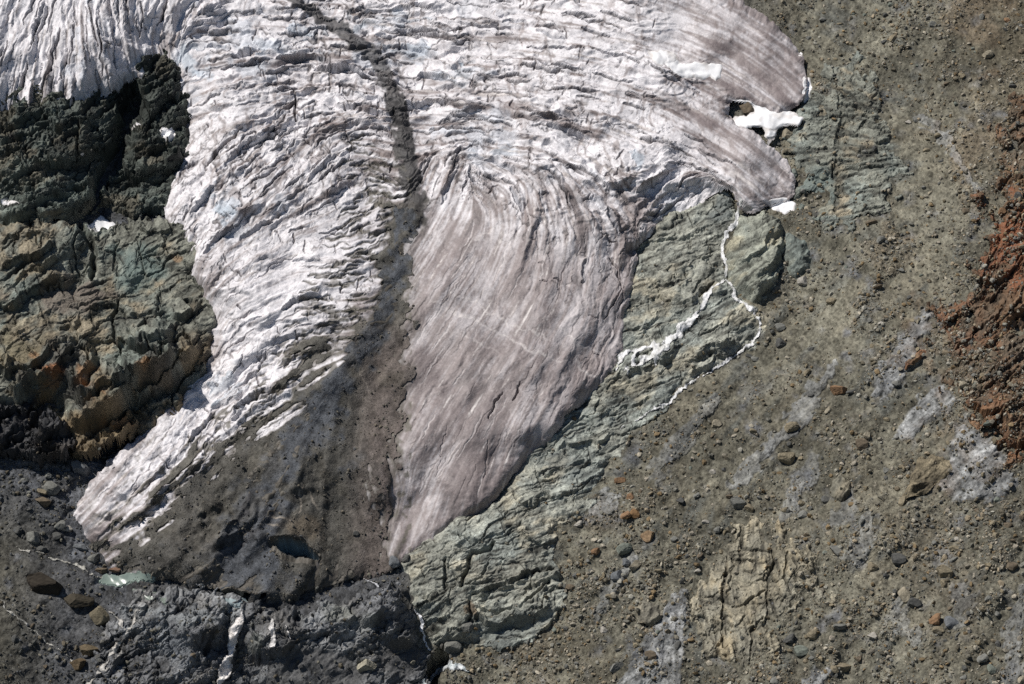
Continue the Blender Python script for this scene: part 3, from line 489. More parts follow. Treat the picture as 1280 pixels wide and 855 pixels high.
cvh = 2.2 * billow(W8) + 1.0 * billow(W6) + .30 * billow(W3) * 2 + .42 * FI[0] + .12 * FI2[0]
crev = np.clip(ss(-FI[1], -.09, -.01) * ss(g30 + .5 * g12, -.6, .6) + .6 * ss(-FI2[1], -.13, -.02) * ss(np.roll(f30, 77, 1), -.1, .9), 0, 1)
ter = band(6, 26, 22, 800, .25, 60) + 1.2 * band(176, 58, 40, 805, .2, 110); ter2 = band(174, 13, 12, 830, .3, 34)
upp = ss(-YY, -330, -230) * ss(XX, 205, 245); 
tamp = CV * upp * ss(fbm(40, 20, 4, 811), -1.1, .9)
h += CV * (.75 * cvh - 1.2 * crev) + tamp * (2.3 * ter + .9 * ter2)
tg = ss(YY - .25 * (XX - 520), 230, 290) * (XX > 500)
h += (.10 * I3 + .03 * I1) * (1 - .45 * tg) + .5 * I12 + 1.1 * f80 + .5 * f30
# left white tongue: scalloped flutes
left = ss(-XX, -440, -380) * ss(YY, 280, 330) * (1 - ss(YY, 640, 720))
h += left * (.6 * billow(I8) + .3 * billow(I3) + 1.7 * band(152, 40, 26, 850, .3, 70))
# upper-left icefall: long vertical fins
ul = ss(-XX, -215, -190) * ss(-YY, -150, -120)
h += ul * (1.0 * billow(I8) + .5 * billow(I3) + .1 * I3s)
CRK = [([(368, 112), (370, 130), (371, 150)], 2.0, 5), ([(260, 206), (268, 194), (285, 176), (302, 160)], 2.4, 5), ([(300, 190), (325, 178), (345, 160)], 1.6, 3), ([(345, 178), (370, 160), (385, 155)], 1.4, 3), ([(386, 215), (400, 200), (420, 180)], 1.5, 3), ([(290, 470), (300, 455), (304, 445)], 1.6, 3), ([(320, 470), (328, 455), (333, 440)], 1.4, 2), ([(452, 450), (455, 468), (462, 482), (470, 492)], 1.4, 2),
       ([(612, 522), (618, 506), (630, 490)], 1.6, 2.5), ([(640, 500), (648, 488), (650, 478)], 1.6, 2.5), ([(764, 322), (773, 340), (775, 362), (766, 386), (757, 400)], 1.2, 2.5), ([(780, 360), (776, 385), (770, 395)], 1, 2), ([(545, 600), (552, 560), (560, 530)], .8, .6), ([(604, 600), (607, 575), (610, 550)], 1, .8), ([(660, 60), (700, 58), (730, 62)], 1.5, 3), ([(740, 62), (780, 70), (800, 80)], 1.4, 3),
       ([(560, 36), (600, 33), (640, 36)], 2, 4), ([(380, 270), (400, 258), (430, 240)], 1.2, 2), ([(400, 300), (430, 285), (460, 262)], 1.2, 2), ([(430, 160), (440, 180), (437, 200)], 1.2, 2), ([(320, 350), (340, 330), (370, 320)], 1.2, 1.5), ([(70, 55), (60, 90), (50, 125)], 2, 4), ([(85, 65), (78, 90), (70, 105)], 2.2, 4), ([(35, 80), (28, 105), (18, 130)], 2.5, 4), ([(112, 10), (118, 40), (122, 60)], 2, 4), ([(120, 85), (122, 100), (126, 115)], 1.8, 3), ([(176, 5), (180, 25), (172, 45)], 2, 4),
       ([(420, 640), (424, 615), (422, 600)], 1.3, 1.5), ([(376, 645), (374, 620), (373, 608)], 1.2, 1.5)]
CC = full((.73, .708, .725))
DV = sample(noise(1.5, 5, seed=77), xw, yw); DV2 = sample(noise(3, 10, seed=78), xw, yw)
for p, wd, dep in CRK:
    m = strk(p, wd, 1.2); h -= dep * ss(m, 0, .8); mix(CC, (.2, .19, .2), ss(m, 0, .6) * .6)
DIRT_SHADE = rbf([(-100, 50, .06), (30, 60, .05), (100, 100, .08), (150, 30, .1), (180, 90, .25), (190, 60, .3), (230, 90, .3), (260, 40, .15), (300, 90, .2), (350, 100, .22), (300, 150, .3), (250, 170, .25), (340, 190, .15), (270, 260, .2), (400, 150, .12), (430, 110, .2), (440, 180, .12), (440, 240, .2), (470, 180, .4), (460, 270, .28), (380, 300, .06), (320, 340, .1), (400, 370, .03), (250, 300, .15), (248, 350, .5), (262, 400, .6), (255, 450, .5), (290, 400, .06), (330, 440, .02), (300, 500, .1), (200, 545, .3), (240, 540, .12), (190, 600, .2), (140, 610, .5), (120, 650, .55), (170, 650, .2), (150, 690, .7), (210, 640, .3), (240, 570, .2),
            (380, 20, .4), (440, 60, .45), (500, 40, .2), (560, 60, .25), (620, 60, .3), (640, 100, .25), (700, 40, .14), (760, 60, .15), (830, 30, .25), (880, 30, .62), (940, 60, .85), (985, 90, .9), (930, 110, .8), (900, 70, .75), (850, 110, .45), (860, 145, .55), (900, 150, .6), (780, 100, .25), (820, 160, .3), (700, 130, .22), (640, 140, .4), (560, 140, .3), (520, 160, .3), (540, 210, .45), (620, 200, .3), (680, 210, .3), (740, 180, .15), (790, 160, .12), (830, 190, .25), (880, 190, .65), (930, 190, .85), (970, 225, .8), (900, 220, .35), (850, 225, .1), (800, 210, .1), (760, 240, .45), (800, 260, .6), (845, 255, .08), (720, 240, .3), (650, 240, .5), (570, 240, .5), (540, 280, .7), (600, 300, .75), (660, 310, .72), (720, 300, .55), (770, 330, .65), (640, 350, .85), (700, 380, .78), (760, 400, .8), (560, 330, .85), (540, 390, .9), (600, 400, .8),
            (660, 410, .75), (720, 440, .7), (750, 470, .6), (560, 460, .95), (620, 470, .92), (680, 500, .85), (530, 520, .9), (580, 560, .95), (640, 560, .9), (600, 620, .95), (540, 620, .9), (560, 650, .9), (520, 680, .92), (470, 400, 1), (450, 600, 1), (720, 500, .7)], 24, 2)
tng = ss(YY - .25 * (XX - 520), 230, 290) * (XX > 500)
fq = 1 - .5 * tng
dn = DIRT_SHADE + (.15 * I3 + .12 * I8) * fq + .16 * I1 + .05 * f12 + .03 * g5 + .10 * f30 * tng
dn += .16 * ss(f30, .2, 1.6) * CV + .25 * crev * CV * (1 - left)
dirt_shade = np.maximum(ss(dn, .08, 1.0), .80 * tng * ss(XX + .9 * YY, 760, 860) * (.9 + .12 * np.clip(f30 + .6 * I8, -1.5, 1.5)))
mix(CC, (.262, .226, .222), dirt_shade)                 # rock flour on the ice; shade of the right-facing lobes painted in with it
mix(CC, (.2, .168, .165), ss(dn + .1 * I3, .95, 1.4) * .75)
mix(CC, (.30, .265, .26), ss(I1 + .6 * I3, .8, 2.4) * (.25 + .5 * ss(DIRT_SHADE, .05, .3)))
mix(CC, (.14, .12, .115), ss(I1 + .5 * I3s + .3 * g12, 1.5, 2.6) * (.25 + .6 * ss(CV, .2, .7)) * .8)
mix(CC, (.50, .44, .43), ss(-I1 - .4 * I3, 1.0, 2.8) * dirt_shade * .2)
mix(CC, (.17, .13, .12), ss(I1 + .6 * I3 + .5 * f12, 1.2, 2.4) * ss(CV, .15, .4) * upp * .7); mix(CC, (.21, .17, .16), ss(DV + .9 * DV2 + .6 * g12 + .5 * f30, 1.2, 2.8) * upp * .6); mix(CC, (.10, .09, .09), np.clip(crev * ss(CV, .1, .5), 0, 1) * .85); mix(CC, (.15, .13, .125), ss(-np.abs(W8), -.2, -.04) * ss(CV, .3, .9) * ss(f30 + .5 * g12, -.3, .9) * .7)   # dirt lines in the upper ice
mix(CC, (.50, .54, .60), ss(-g30 + .3 * f12 + .6 * FI[0], .6, 1.8) * ss(CV, .5, .8) * .5)   # blue hard ice in the broken parts
for x, y, rx, ry, a in [(280, 250, 34, 20, .7), (285, 270, 22, 14, .7), (280, 485, 40, 18, .45), (330, 60, 60, 16, .35), (520, 70, 50, 22, .5), (470, 30, 50, 16, .4), (795, 200, 12, 14, .8), (235, 75, 14, 22, .6), (250, 95, 18, 10, .55), (620, 190, 26, 10, .5), (420, 40, 60, 12, .35), (575, 50, 50, 8, .4), (560, 95, 50, 12, .4)]:
    mix(CC, (.42, .49, .56), ss(1 - np.hypot((XX - x) / rx, (YY - y) / ry) + .25 * f12 + .35 * FI[0] + .2 * FI2[0], .3, .8) * a * .8)
# clean bright melt lines on the dirty tongue
for p, wd, a in [([(540, 375), (580, 395), (625, 420), (670, 440), (710, 455)], 3, .5), ([(560, 360), (600, 385), (650, 410), (690, 425)], 2.5, .45), ([(700, 410), (730, 430), (755, 448)], 3, .5), ([(720, 450), (735, 470), (750, 478)], 4, .5), ([(645, 480), (665, 500), (700, 515)], 2, .3), ([(880, 195), (905, 215), (930, 235)], 3, .55), ([(900, 195), (925, 210), (960, 235)], 3, .5), ([(870, 205), (890, 225), (905, 235)], 4, .5), ([(590, 295), (610, 292), (625, 284)], 3, .5),
                 ([(690, 353), (715, 360)], 3, .5), ([(700, 310), (730, 325), (750, 335)], 2, .4), ([(120, 652), (140, 640), (165, 615)], 5, .6), ([(140, 668), (165, 655), (195, 635)], 5, .5), ([(700, 530), (720, 515)], 2, .3), ([(540, 400), (580, 420), (620, 440)], 2.5, .3)]:
    mix(CC, (.68, .64, .62), ss(strk(p, wd, 2) + .25 * I1 * .6, .2, 1.0) * a)
for p, wd, a in [([(540, 470), (560, 440), (580, 470), (610, 480), (590, 540), (555, 620)], 14, .4), ([(612, 560), (610, 600), (606, 635)], 5, .6), ([(545, 620), (550, 570), (590, 520)], 9, .35), ([(560, 350), (545, 400), (580, 430)], 8, .4), ([(590, 240), (630, 225), (600, 280)], 10, .3), ([(860, 120), (900, 130), (905, 150)], 9, .4)]:
    mix(CC, (.17, .15, .15), ss(strk(p, wd, 4) + .2 * I3, .2, 1.1) * a)
gI = np.random.default_rng(91); on = (GDm > 6)
scatter(h, CC, on * np.clip(CV * 1.1 - .25, 0, 1) * upp, 300, UI, VI, gI, (3, 9), 6, (.6, 1.7), 1.0, (.1, .09, .095), .8, .65, .22)
scatter(h, CC, on * np.clip(CV - .2, 0, 1), 80, UI, VI, gI, (4, 9), 6, (1.2, 3.2), .9, (.22, .24, .28), .5, .9, .2)
scatter(h, CC, on * np.clip(CV, 0, 1) * (XX > 205) * (CV > .3), 160, -VI, UI, gI, (2, 4), 4, (.5, 1.2), 1.4, (.12, .1, .1), .8, .1, .3)
scatter(h, CC, on * ul, 80, UI, VI, gI, (4, 10), 6, (.7, 1.9), 1.3, (.12, .11, .12), .75, .4, .12)
scatter(h, CC, on * left * (XX < 450), 90, UI, VI, gI, (3, 8), 6, (.4, 1.0), .8, (.25, .22, .22), .7, .5, .15)
scatter(h, CC, on * ss(YY, 240, 300) * (XX > 530) * .8, 70, UI, VI, gI, (3, 9), 6, (.4, .9), .35, (.14, .12, .12), .6, .12, .1)
scatter(h, CC, on * ss(YY, 240, 300) * (XX > 530) * .8, 25, UI, VI, gI, (3, 12), 6, (.5, 1.2), .3, (.6, .56, .55), .6, .2, .1)
dml = strk([(440, 195), (470, 230), (460, 290), (440, 340), (415, 390), (370, 450), (330, 500), (270, 550), (215, 600)], (26, 34, 44, 44, 42, 36, 30, 26, 20), 3)
scatter(h, CC, on * ss(dml, 0, .6), 420, UI, VI, gI, (2, 6), 5, (.7, 2.6), .4, (.085, .078, .065), .85, .2, .3)
# shear dirt bands on the smooth right-hand lobes
sh = ss(XX, 820, 880) * (1 - ss(YY, 225, 250))
mix(CC, (.2, .165, .165), sh * ss(I3 + .5 * I8, .5, 2.2) * .7); mix(CC, (.5, .46, .46), sh * ss(-I3 - .4 * I8, .4, 2.2) * .5)
# thin debris line where the medial moraine starts
mor = strk([(340, -60), (372, 5), (402, 24), (440, 46), (470, 76), (488, 110), (500, 150), (506, 190), (512, 230), (516, 270)], (4, 8, 9, 12, 12, 12, 12, 14, 17, 20), 2.0)
mm = ss(mor + (.16 * f5 + .08 * f12) * (mor > 0), .02, .34) * rbf([(380, 10, .9), (440, 50, .85), (480, 90, .85), (497, 150, 1), (508, 200, 1), (516, 260, 1)], 30)
mix(CC, (.06, .057, .057), mm); h += 1.8 * ss(mor, 0, 1) * ss(YY, 80, 200)
# debris fingers reaching over the ice on both sides of the moraine
dm = sdist(MORAINE, 3, 3)
lf = ss(XX * -1, -520, -440)
fing = dm - 5 * lf + 13 * lf * np.clip(I3 + .6 * I8, -2.2, 2.2) + (3 + 5 * lf) * np.clip(f12, -1.6, 1.6) + 1.5 * np.clip(f5, -2, 2)
mix(CC, (.1, .09, .078), ss(YY, 690, 715) * ss(XX, 140, 190) * (1 - ss(XX, 470, 500)))
fm = ss(fing, -16, 6)
mix(CC, (.095, .085, .07), fm * ss(YY, 120, 240) * np.where(XX < 505, 1, .55))
sprk = ss(f5 + .8 * I3s + .5 * g12, 1.0, 2.0) * ss(dm, -95, -20) * ss(YY, 130, 220) * (XX < 515)
mix(CC, (.12, .11, .09), sprk * .85)
LAYERS['glacier'] = 0
# the ice caves at the snout
CV1 = strk([(342, 681), (356, 684), (374, 690), (394, 698)], (4, 12, 13, 5), .8); CV2 = strk([(277, 743), (290, 746), (302, 748)], (4, 9, 5), .8)
GH, GCOL, GD = h, CC, d
# ---- moraine debris, lying on the ice
md = fing - 3
mh = np.zeros_like(h)
ridge = 13 * np.exp(-(strk([(0, 0), (1, 1)], 1) * 0 + ((XX - np.interp(YY, [240, 290, 340, 430, 530, 620, 680, 740], [512, 508, 492, 445, 375, 335, 320, 300]).astype(F)) / np.interp(YY, [240, 340, 430, 560, 700], [12, 20, 30, 60, 90]).astype(F)) ** 2)) * ss(YY, 240, 470) * (1 - ss(YY, 660, 735))
h += ridge * .5
ledge(h, [(283, 690), (295, 660), (308, 640), (330, 620)], -3, 10, 20); 
for p, a, b, f in [([(262, 690), (276, 665), (300, 640), (318, 616)], 4, 14, 7), ([(285, 690), (300, 665), (325, 640)], 3.5, 14, 6), ([(300, 700), (318, 680), (330, 655)], 3, 12, 6), ([(328, 672), (350, 676), (372, 684), (396, 697)], 5, 22, 3)]: ledge(h, p, a, b, f, 3)
h -= 18 * ss(CV1, .06, .28); h -= 10 * ss(CV2, .06, .28)
GH = h
hb = blur(h, 3.5); cavem = np.maximum(CV1, CV2)
rid = 2.2 * billow(fbm(14, o=3, seed=950)) * ss(1 - np.hypot((XX - 285) / 62, (YY - 655) / 55), 0, .5)
mh = np.maximum(hb + (h - hb) * np.maximum(ss(cavem, 0, .3), ss(-fing, -14, 0) ), h - 1.5) + .55 + .06 * f5 + .22 * f12 + .06 * f2 + .2 * I8 + rid
mc = full((.094, .09, .08))
blue = ss(strk([(505, 250), (505, 320), (485, 380), (450, 440), (400, 510), (355, 570), (325, 640), (300, 720)], (12, 16, 22, 30, 34, 36, 50, 80), 6) + .15 * f12, .15, .75)
mix(mc, (.09, .096, .106), blue); mix(mc, (.125, .105, .095), ss(XX - (YY - 400) * -.05, 430, 480) * ss(YY, 380, 440) * .8 * (1 - blue))
mix(mc, (.12, .1, .095), ss(XX, 455, 490) * ss(YY, 480, 560) * ss(I3 + .5 * f12, -.2, 1.6) * .7); mix(mc, (.11, .1, .08), ss(g30, .3, 1.6) * .4); mix(mc, (.085, .082, .08), ss(f30, .3, 1.8) * .3)
mix(mc, (.28, .24, .2), ss(strk([(335, 642), (360, 650), (385, 662), (405, 672)], 2, 1.5), .1, .8) * .6); mix(mc, (.25, .22, .19), ss(strk([(450, 455), (456, 478), (462, 492)], 1.6, 1), .1, .8) * .7)
mix(mc, (.06, .06, .063), ss(strk([(280, 665), (300, 640), (315, 620), (330, 625)], 9, 4) + .1 * f5, .2, .8) * .5)
mix(mc, (.055, .054, .056), ss(strk([(276, 690), (288, 662), (302, 640), (322, 618)], 6, 3) + .1 * f5, .2, .7) * .7); mix(mc, (.055, .054, .056), ss(strk([(300, 690), (312, 668), (326, 648), (332, 630)], 5, 3) + .1 * f5, .2, .7) * .7)
for p in [[(332, 645), (352, 647), (372, 655), (392, 667), (404, 676)], [(373, 612), (375, 628), (376, 642)], [(386, 612), (390, 628), (396, 636)], [(335, 655), (345, 657), (352, 660)]]: mix(mc, (.34, .3, .25), ss(strk(p, 1.8, 1.0), .1, .8) * .75)
mix(mc, (.11, .092, .07), ss(1 - np.hypot((XX - 380) / 40, (YY - 662) / 26) + .15 * f12, .1, .7) * .8)
mc *= (1 + .16 * np.clip(f5, -2, 2) + .1 * np.clip(I3, -2, 2) + .12 * np.clip(n1, -2, 2))[..., None]
mix(GCOL, (.16, .24, .30), ss(CV1, .02, .2)); mix(GCOL, (.09, .12, .14), ss(CV2, .1, .4))
md = np.minimum(md, (.05 - np.maximum(CV1, CV2)) * 60)
del LAYERS['glacier']
GCOL *= (1 + .05 * np.clip(n1, -2, 2) + .05 * np.clip(f5, -2, 2))[..., None]
layer('glacier', GD, GH, GCOL)
layer('moraine', np.minimum(md, GD + 40), mh, np.clip(mc, .01, .9))
LAYERS['moraine']['d'] = np.where(TOP < 1e8, md, md)
print('ice', round(time.time() - T0, 1))

# ------------------------------------------------------------------ snow patches
SNC = full((.86, .86, .87)); mix(SNC, (.62, .58, .55), ss(f12 + .5 * f5, .6, 2.2) * .6)
SN = {
 'snow_a': ([(835, 66), (845, 72), (848, 80), (860, 78), (880, 78), (900, 84), (902, 95), (893, 104), (886, 98), (868, 97), (848, 96), (838, 88), (830, 78)], .9),
 'snow_b': ([(906, 126), (925, 112), (952, 116), (975, 128), (965, 135), (985, 140), (1003, 148), (998, 155), (980, 159), (965, 160), (968, 170), (962, 180), (957, 174), (958, 162), (940, 156), (930, 160), (914, 156), (920, 148), (932, 145), (945, 140), (942, 132), (928, 130)], 1.0),
 'snow_c': ([(1003, 95), (1012, 97), (1015, 112), (1012, 125), (1005, 124), (1004, 110)], .8),
 'snow_d': ([(963, 250), (978, 247), (994, 250), (991, 262), (980, 264), (965, 258)], .8),
 'snow_e': ([(108, 286), (118, 275), (126, 266), (130, 272), (146, 282), (140, 286), (126, 286), (116, 294)], .8),
 'snow_f': ([(164, 158), (176, 154), (180, 157), (168, 162)], .5),
 'snow_g': ([(0, 248), (22, 250), (20, 253), (0, 253)], .5),
 'snow_h': ([(197, 160), (210, 163), (222, 160), (218, 170), (206, 175), (200, 168)], .5),
 'snow_i': ([(808, 68), (832, 60), (846, 68), (842, 78), (824, 80)], .6),
 'snow_j': ([(1000, 64), (1007, 68), (1003, 78), (998, 72)], .5)}
BT = blur(TOP, 2)
for nm, (P_, T) in SN.items():
    d = sdist(P_, 1.5) * 1.0 + .5
    h = (blur(G, 2) + 4.2 if nm == 'snow_b' else np.maximum(BT, TOP - .3)) + thick(d, T, 4) + .05
    cc = SNC.copy(); mix(cc, (.5, .46, .43), ss(-d + .8 * f5, -2.2, .6) * .7); layer(nm, d, h, cc)

# ------------------------------------------------------------------ water
BT = blur(TOP, 1.6)
WAT = {}
def water(nm, lines, lift=.5, carve=0, c=(.8, .8, .8), foam=.4, wob=1.6, c2=(.5, .5, .47)):
    m = np.zeros((MH, MW), F)
    for p, wd in lines: m = np.maximum(m, strk(p, [v * .85 for v in wd], wob, False))
    q = m + .34 * f5 * (m > 0) * foam + .34 * f2 * (m > 0) * foam
    d = np.where(m > 0, (q - .18) * 8, -9)
    cc = full(c); mix(cc, c2, ss(n3 + .8 * f2, .2, 1.8) * .7)
    q0 = ss(q, .2, .75); cc *= (.62 + .38 * q0)[..., None]
    h = BT + lift + .25 * f2 + .2 * np.abs(f5) - .9 * (d < 0)
    layer(nm, d, h, cc)
water('stream_upper', [([(925, 246), (927, 262), (920, 275), (908, 292), (904, 306), (905, 320), (909, 335), (908, 350)], (2, 4, 4, 4.4, 4.6, 4.4, 4.6, 5)),
                       ([(908, 346), (898, 358), (888, 366), (878, 380), (868, 395), (856, 408), (846, 420)], (4, 4, 4, 5.5, 6, 7, 7)),
                       ([(908, 348), (916, 360), (920, 375), (932, 382), (944, 390), (952, 402), (949, 418), (940, 430), (925, 440), (912, 448), (902, 458)], (4, 3.5, 4.6, 3.6, 3.6, 4, 3.6, 3.6, 3.4, 3.6, 3.6)),
                       ([(902, 458), (880, 470), (862, 478), (846, 494), (838, 503), (815, 514), (795, 524), (778, 534)], (2.6, 2, 3.4, 3.6, 3.6, 2.6, 2, 1.4))], foam=.75)
water('waterfall_cascade', [([(850, 415), (836, 428), (826, 438), (812, 448), (795, 456), (780, 462)], (6, 7, 8, 6, 4.5, 3)), ([(846, 420), (826, 430), (805, 436), (785, 443), (772, 452), (768, 462)], (5, 6, 5, 4.5, 4, 3)),
                            ([(800, 438), (792, 450), (786, 462), (784, 468)], (3, 3, 3, 2)), ([(826, 440), (820, 452), (822, 458)], (5, 4, 2))], lift=.7, foam=.8)
water('waterfall_front', [([(302, 765), (303, 772), (297, 785), (292, 800), (289, 815), (286, 828), (281, 842), (276, 856), (268, 880)], (2.5, 5.5, 8, 9, 9, 9, 9, 8, 9))], lift=2.2, foam=.22, c=(.88, .84, .81), c2=(.6, .56, .52))
water('waterfall_side', [([(339, 779), (341, 788), (342, 800), (343, 812)], (2.6, 4.4, 4.8, 4))], lift=1.0, foam=.2, c=(.7, .68, .66), c2=(.4, .39, .37))
water('waterfall_trickle', [([(358, 782), (361, 792), (363, 802)], (1.6, 2.2, 1.6))], lift=1.0, foam=.2, c=(.6, .58, .56), c2=(.35, .34, .33))
water('stream_left', [([(0, 752), (14, 764), (32, 778), (48, 792), (64, 804), (82, 818), (96, 832), (108, 842)], (1.6, 2, 1.8, 2.2, 2, 1.8, 2, 1.6)), ([(20, 686), (36, 688), (50, 692), (62, 698)], (1.4, 2, 1.6, 1.4)), ([(62, 698), (80, 702), (95, 708), (108, 716), (120, 720), (136, 722)], (1.4, 2, 2.6, 2.8, 3, 2))], foam=.7, c=(.4, .39, .35), c2=(.22, .21, .18))
water('stream_lower', [([(178, 760), (168, 768), (163, 782), (158, 795), (148, 806), (138, 820), (124, 838), (113, 852), (108, 875)], (1.6, 3, 3.6, 3.4, 3.8, 4, 4, 4.6, 5)), ([(118, 756), (135, 765), (150, 778), (158, 785)], (1.4, 1.8, 2, 2)), ([(130, 838), (145, 826), (152, 812)], (2, 2.4, 2))], foam=.6, c=(.5, .48, .44), c2=(.25, .23, .2))
water('stream_gully', [([(454, 722), (464, 730), (475, 736), (482, 740)], (1.6, 2.4, 2.4, 1.6)), ([(516, 759), (524, 768), (529, 780), (528, 792), (533, 806), (535, 812)], (2, 3.6, 4, 3.6, 3.4, 2.4))], foam=.25, lift=.9, c=(.85, .86, .88), c2=(.6, .63, .66))
water('stream_rapids', [([(535, 850), (545, 836), (556, 830), (572, 834), (590, 838)], (7, 8, 8, 6, 2)), ([(534, 850), (532, 870), (530, 900)], (8, 8, 8))], foam=.5, lift=1.2, c=(.72, .75, .76), c2=(.2, .25, .26))
def pool(nm, P_, c, lift=.35):
    global TOP
    d = sdist(P_, 1.5); q = (d > 0); lv = float(np.median(G0[q])); 
    h = BT * .35 + .65 * blur(BT, 6) + lift - .8 * (d < 0); layer(nm, d, h, full(c))
pool('pool_a', [(124, 722), (135, 717), (155, 716), (180, 717), (197, 718), (192, 724), (172, 727), (150, 731), (132, 731)], (.2, .25, .22), .5)
pool('pool_b', [(278, 748), (290, 746), (304, 748), (310, 753), (300, 757), (284, 755)], (.3, .36, .37), .6)
pool('pool_c', [(165, 732), (180, 738), (205, 742), (220, 746), (205, 751), (180, 748), (168, 740)], (.19, .22, .19), .4)
print('water', round(time.time() - T0, 1))

# ------------------------------------------------------------------ the sheet grid on the slope
def ray(px, py):
    px = np.asarray(px, float); py = np.asarray(py, float)
    return FW + ((px - 640) / FPX)[..., None] * S_ - ((py - 427.5) / FPX)[..., None] * UP
def at(px, py, off=0.0):
    """world point of a map position, off metres above its mean slope plane"""
    r = ray(px, py); k = (np.asarray(off) - CAM @ N_) / (r @ N_); return CAM + r * k[..., None]
STEP = .9
rows = np.arange(900, -55, -STEP * .92)
tt = at(np.full(rows.shape, 640.), rows) @ T_
ext = lambda a, n, g: a + np.cumsum(np.sign(g) * 0.9 * abs(1.22) ** np.arange(1, n + 1))
tt = np.concatenate([ext(tt[0], 22, -1)[::-1], tt, ext(tt[-1], 22, 1)])
wid = at(np.array([1290.]), np.array([-20.]))[0, 0] + 14
cc_ = np.arange(-wid, wid, .44 * STEP)
ssx = np.concatenate([ext(cc_[0], 22, -1)[::-1], cc_, ext(cc_[-1], 22, 1)])
S, T = np.meshgrid(ssx, tt)
print('grid', S.shape)
TB = blur(TOP, 5); jj = np.arange(MH, dtype=F)[:, None] * .56
TB = np.maximum.accumulate(TB + jj, axis=0) - jj; TB = blur(TB, 2)   # so that the solve below stays single-valued under cliffs
def pix(S, T, off):
    P = S[..., None] * S_ + T[..., None] * T_ + off[..., None] * N_ - CAM
    z = P @ FW; return 640 + FPX * (P @ S_) / z, 427.5 - FPX * (P @ UP) / z
off = np.zeros_like(S)
zc = (T * float(T_ @ FW) - float(CAM @ FW)); ac = T * float(T_ @ UP) - float(CAM @ UP); nf, nu = float(N_ @ FW), float(N_ @ UP)
TBs = TB; rf = 0
for it in range(34):
    z = zc + off * nf; px = 640 + FPX * S / z; py = 427.5 - FPX * (ac + off * nu) / z; nw = sample(TBs, px, py); rs = nw - off; a_ = .38 if it < 12 else .2; off = off + a_ * rs
print('residual', float(np.abs(rs).max()), [float((np.abs(rs) > v).mean()) for v in (.1, .5, 2)])
px, py = pix(S, T, off); px = px.astype(F); py = py.astype(F)
print('solve', round(time.time() - T0, 1))

# ------------------------------------------------------------------ materials
def mat(name, rough=.9, spec=.2, fine=(1.2, .25), bump=.25, bscale=1.4, attr='Col', flake=0.0, sss=0):
    m = bpy.data.materials.new(name); m.use_nodes = True; t = m.node_tree; b = t.nodes['Principled BSDF']
    b.inputs['Roughness'].default_value = rough; b.inputs['Specular IOR Level'].default_value = spec
    at_ = t.nodes.new('ShaderNodeAttribute'); at_.attribute_name = attr
    tc = t.nodes.new('ShaderNodeTexCoord')
    n = t.nodes.new('ShaderNodeTexNoise'); n.inputs['Scale'].default_value = fine[0]; n.inputs['Detail'].default_value = 6; n.inputs['Roughness'].default_value = .7
    t.links.new(tc.outputs['Object'], n.inputs['Vector'])
    mr = t.nodes.new('ShaderNodeMapRange'); mr.inputs[1].default_value = .36; mr.inputs[2].default_value = .64; mr.inputs[3].default_value = 1 - fine[1]; mr.inputs[4].default_value = 1 + fine[1]
    t.links.new(n.outputs[0], mr.inputs[0])
    vm = t.nodes.new('ShaderNodeVectorMath'); vm.operation = 'SCALE'
    t.links.new(at_.outputs['Color'], vm.inputs[0]); t.links.new(mr.outputs[0], vm.inputs['Scale'])
    t.links.new(vm.outputs[0], b.inputs['Base Color'])
    n2 = t.nodes.new('ShaderNodeTexNoise'); n2.inputs['Scale'].default_value = bscale; n2.inputs['Detail'].default_value = 4; n2.inputs['Roughness'].default_value = .65
    t.links.new(tc.outputs['Object'], n2.inputs['Vector'])
    bp = t.nodes.new('ShaderNodeBump'); bp.inputs['Strength'].default_value = 1; bp.inputs['Distance'].default_value = bump
    t.links.new(n2.outputs[0], bp.inputs['Height']); t.links.new(bp.outputs[0], b.inputs['Normal'])
    return m
M_GROUND = mat('scree', .95, .1, (1.5, .27), .5, 1.3)
M_ROCK = mat('bedrock', .8, .3, (1.1, .34), .32, .8)
M_ICE = mat('glacier ice', .6, .3, (.9, .12), .2, .8)
M_MOR = mat('moraine debris', .95, .1, (1.6, .38), .6, 1.3)
M_SNOW = mat('snow', .7, .2, (.5, .03), .1, .7)
M_FOAM = mat('white water', .35, .5, (1.5, .2), .4, 1.6)
M_POOL = mat('meltwater', .3, .5, (.3, .08), .04, 1.2)
M_STONE = mat('stone', .9, .2, (1.8, .3), .15, 2.2)

def tag(o, label=None, cat=None, group=None, kind=None):
    if label: o['label'] = label
    if cat: o['category'] = cat
    if group: o['group'] = group
    if kind: o['kind'] = kind
    return o
nm_smooth = False
def newmesh(name, co, faces, mt, colr=None, smooth=True, nv=4):
    me = bpy.data.meshes.new(name)
    me.vertices.add(len(co)); me.vertices.foreach_set('co', co.astype(F).ravel())
    faces = faces.astype(np.int32); nf = len(faces)
    me.loops.add(nf * nv); me.loops.foreach_set('vertex_index', faces.ravel())
    me.polygons.add(nf); me.polygons.foreach_set('loop_start', np.arange(0, nf * nv, nv, dtype=np.int32))
    me.polygons.foreach_set('use_smooth', np.full(nf, smooth and nm_smooth))
    me.update(calc_edges=True)
    if colr is not None:
        a = me.color_attributes.new('Col', 'FLOAT_COLOR', 'POINT')
        a.data.foreach_set('color', np.concatenate([colr, np.ones((len(colr), 1))], 1).astype(F).ravel())
    me.materials.append(mt)
    o = bpy.data.objects.new(name, me); col.objects.link(o); return o
ny, nx = S.shape
IDX = np.arange(ny * nx, dtype=np.int32).reshape(ny, nx)
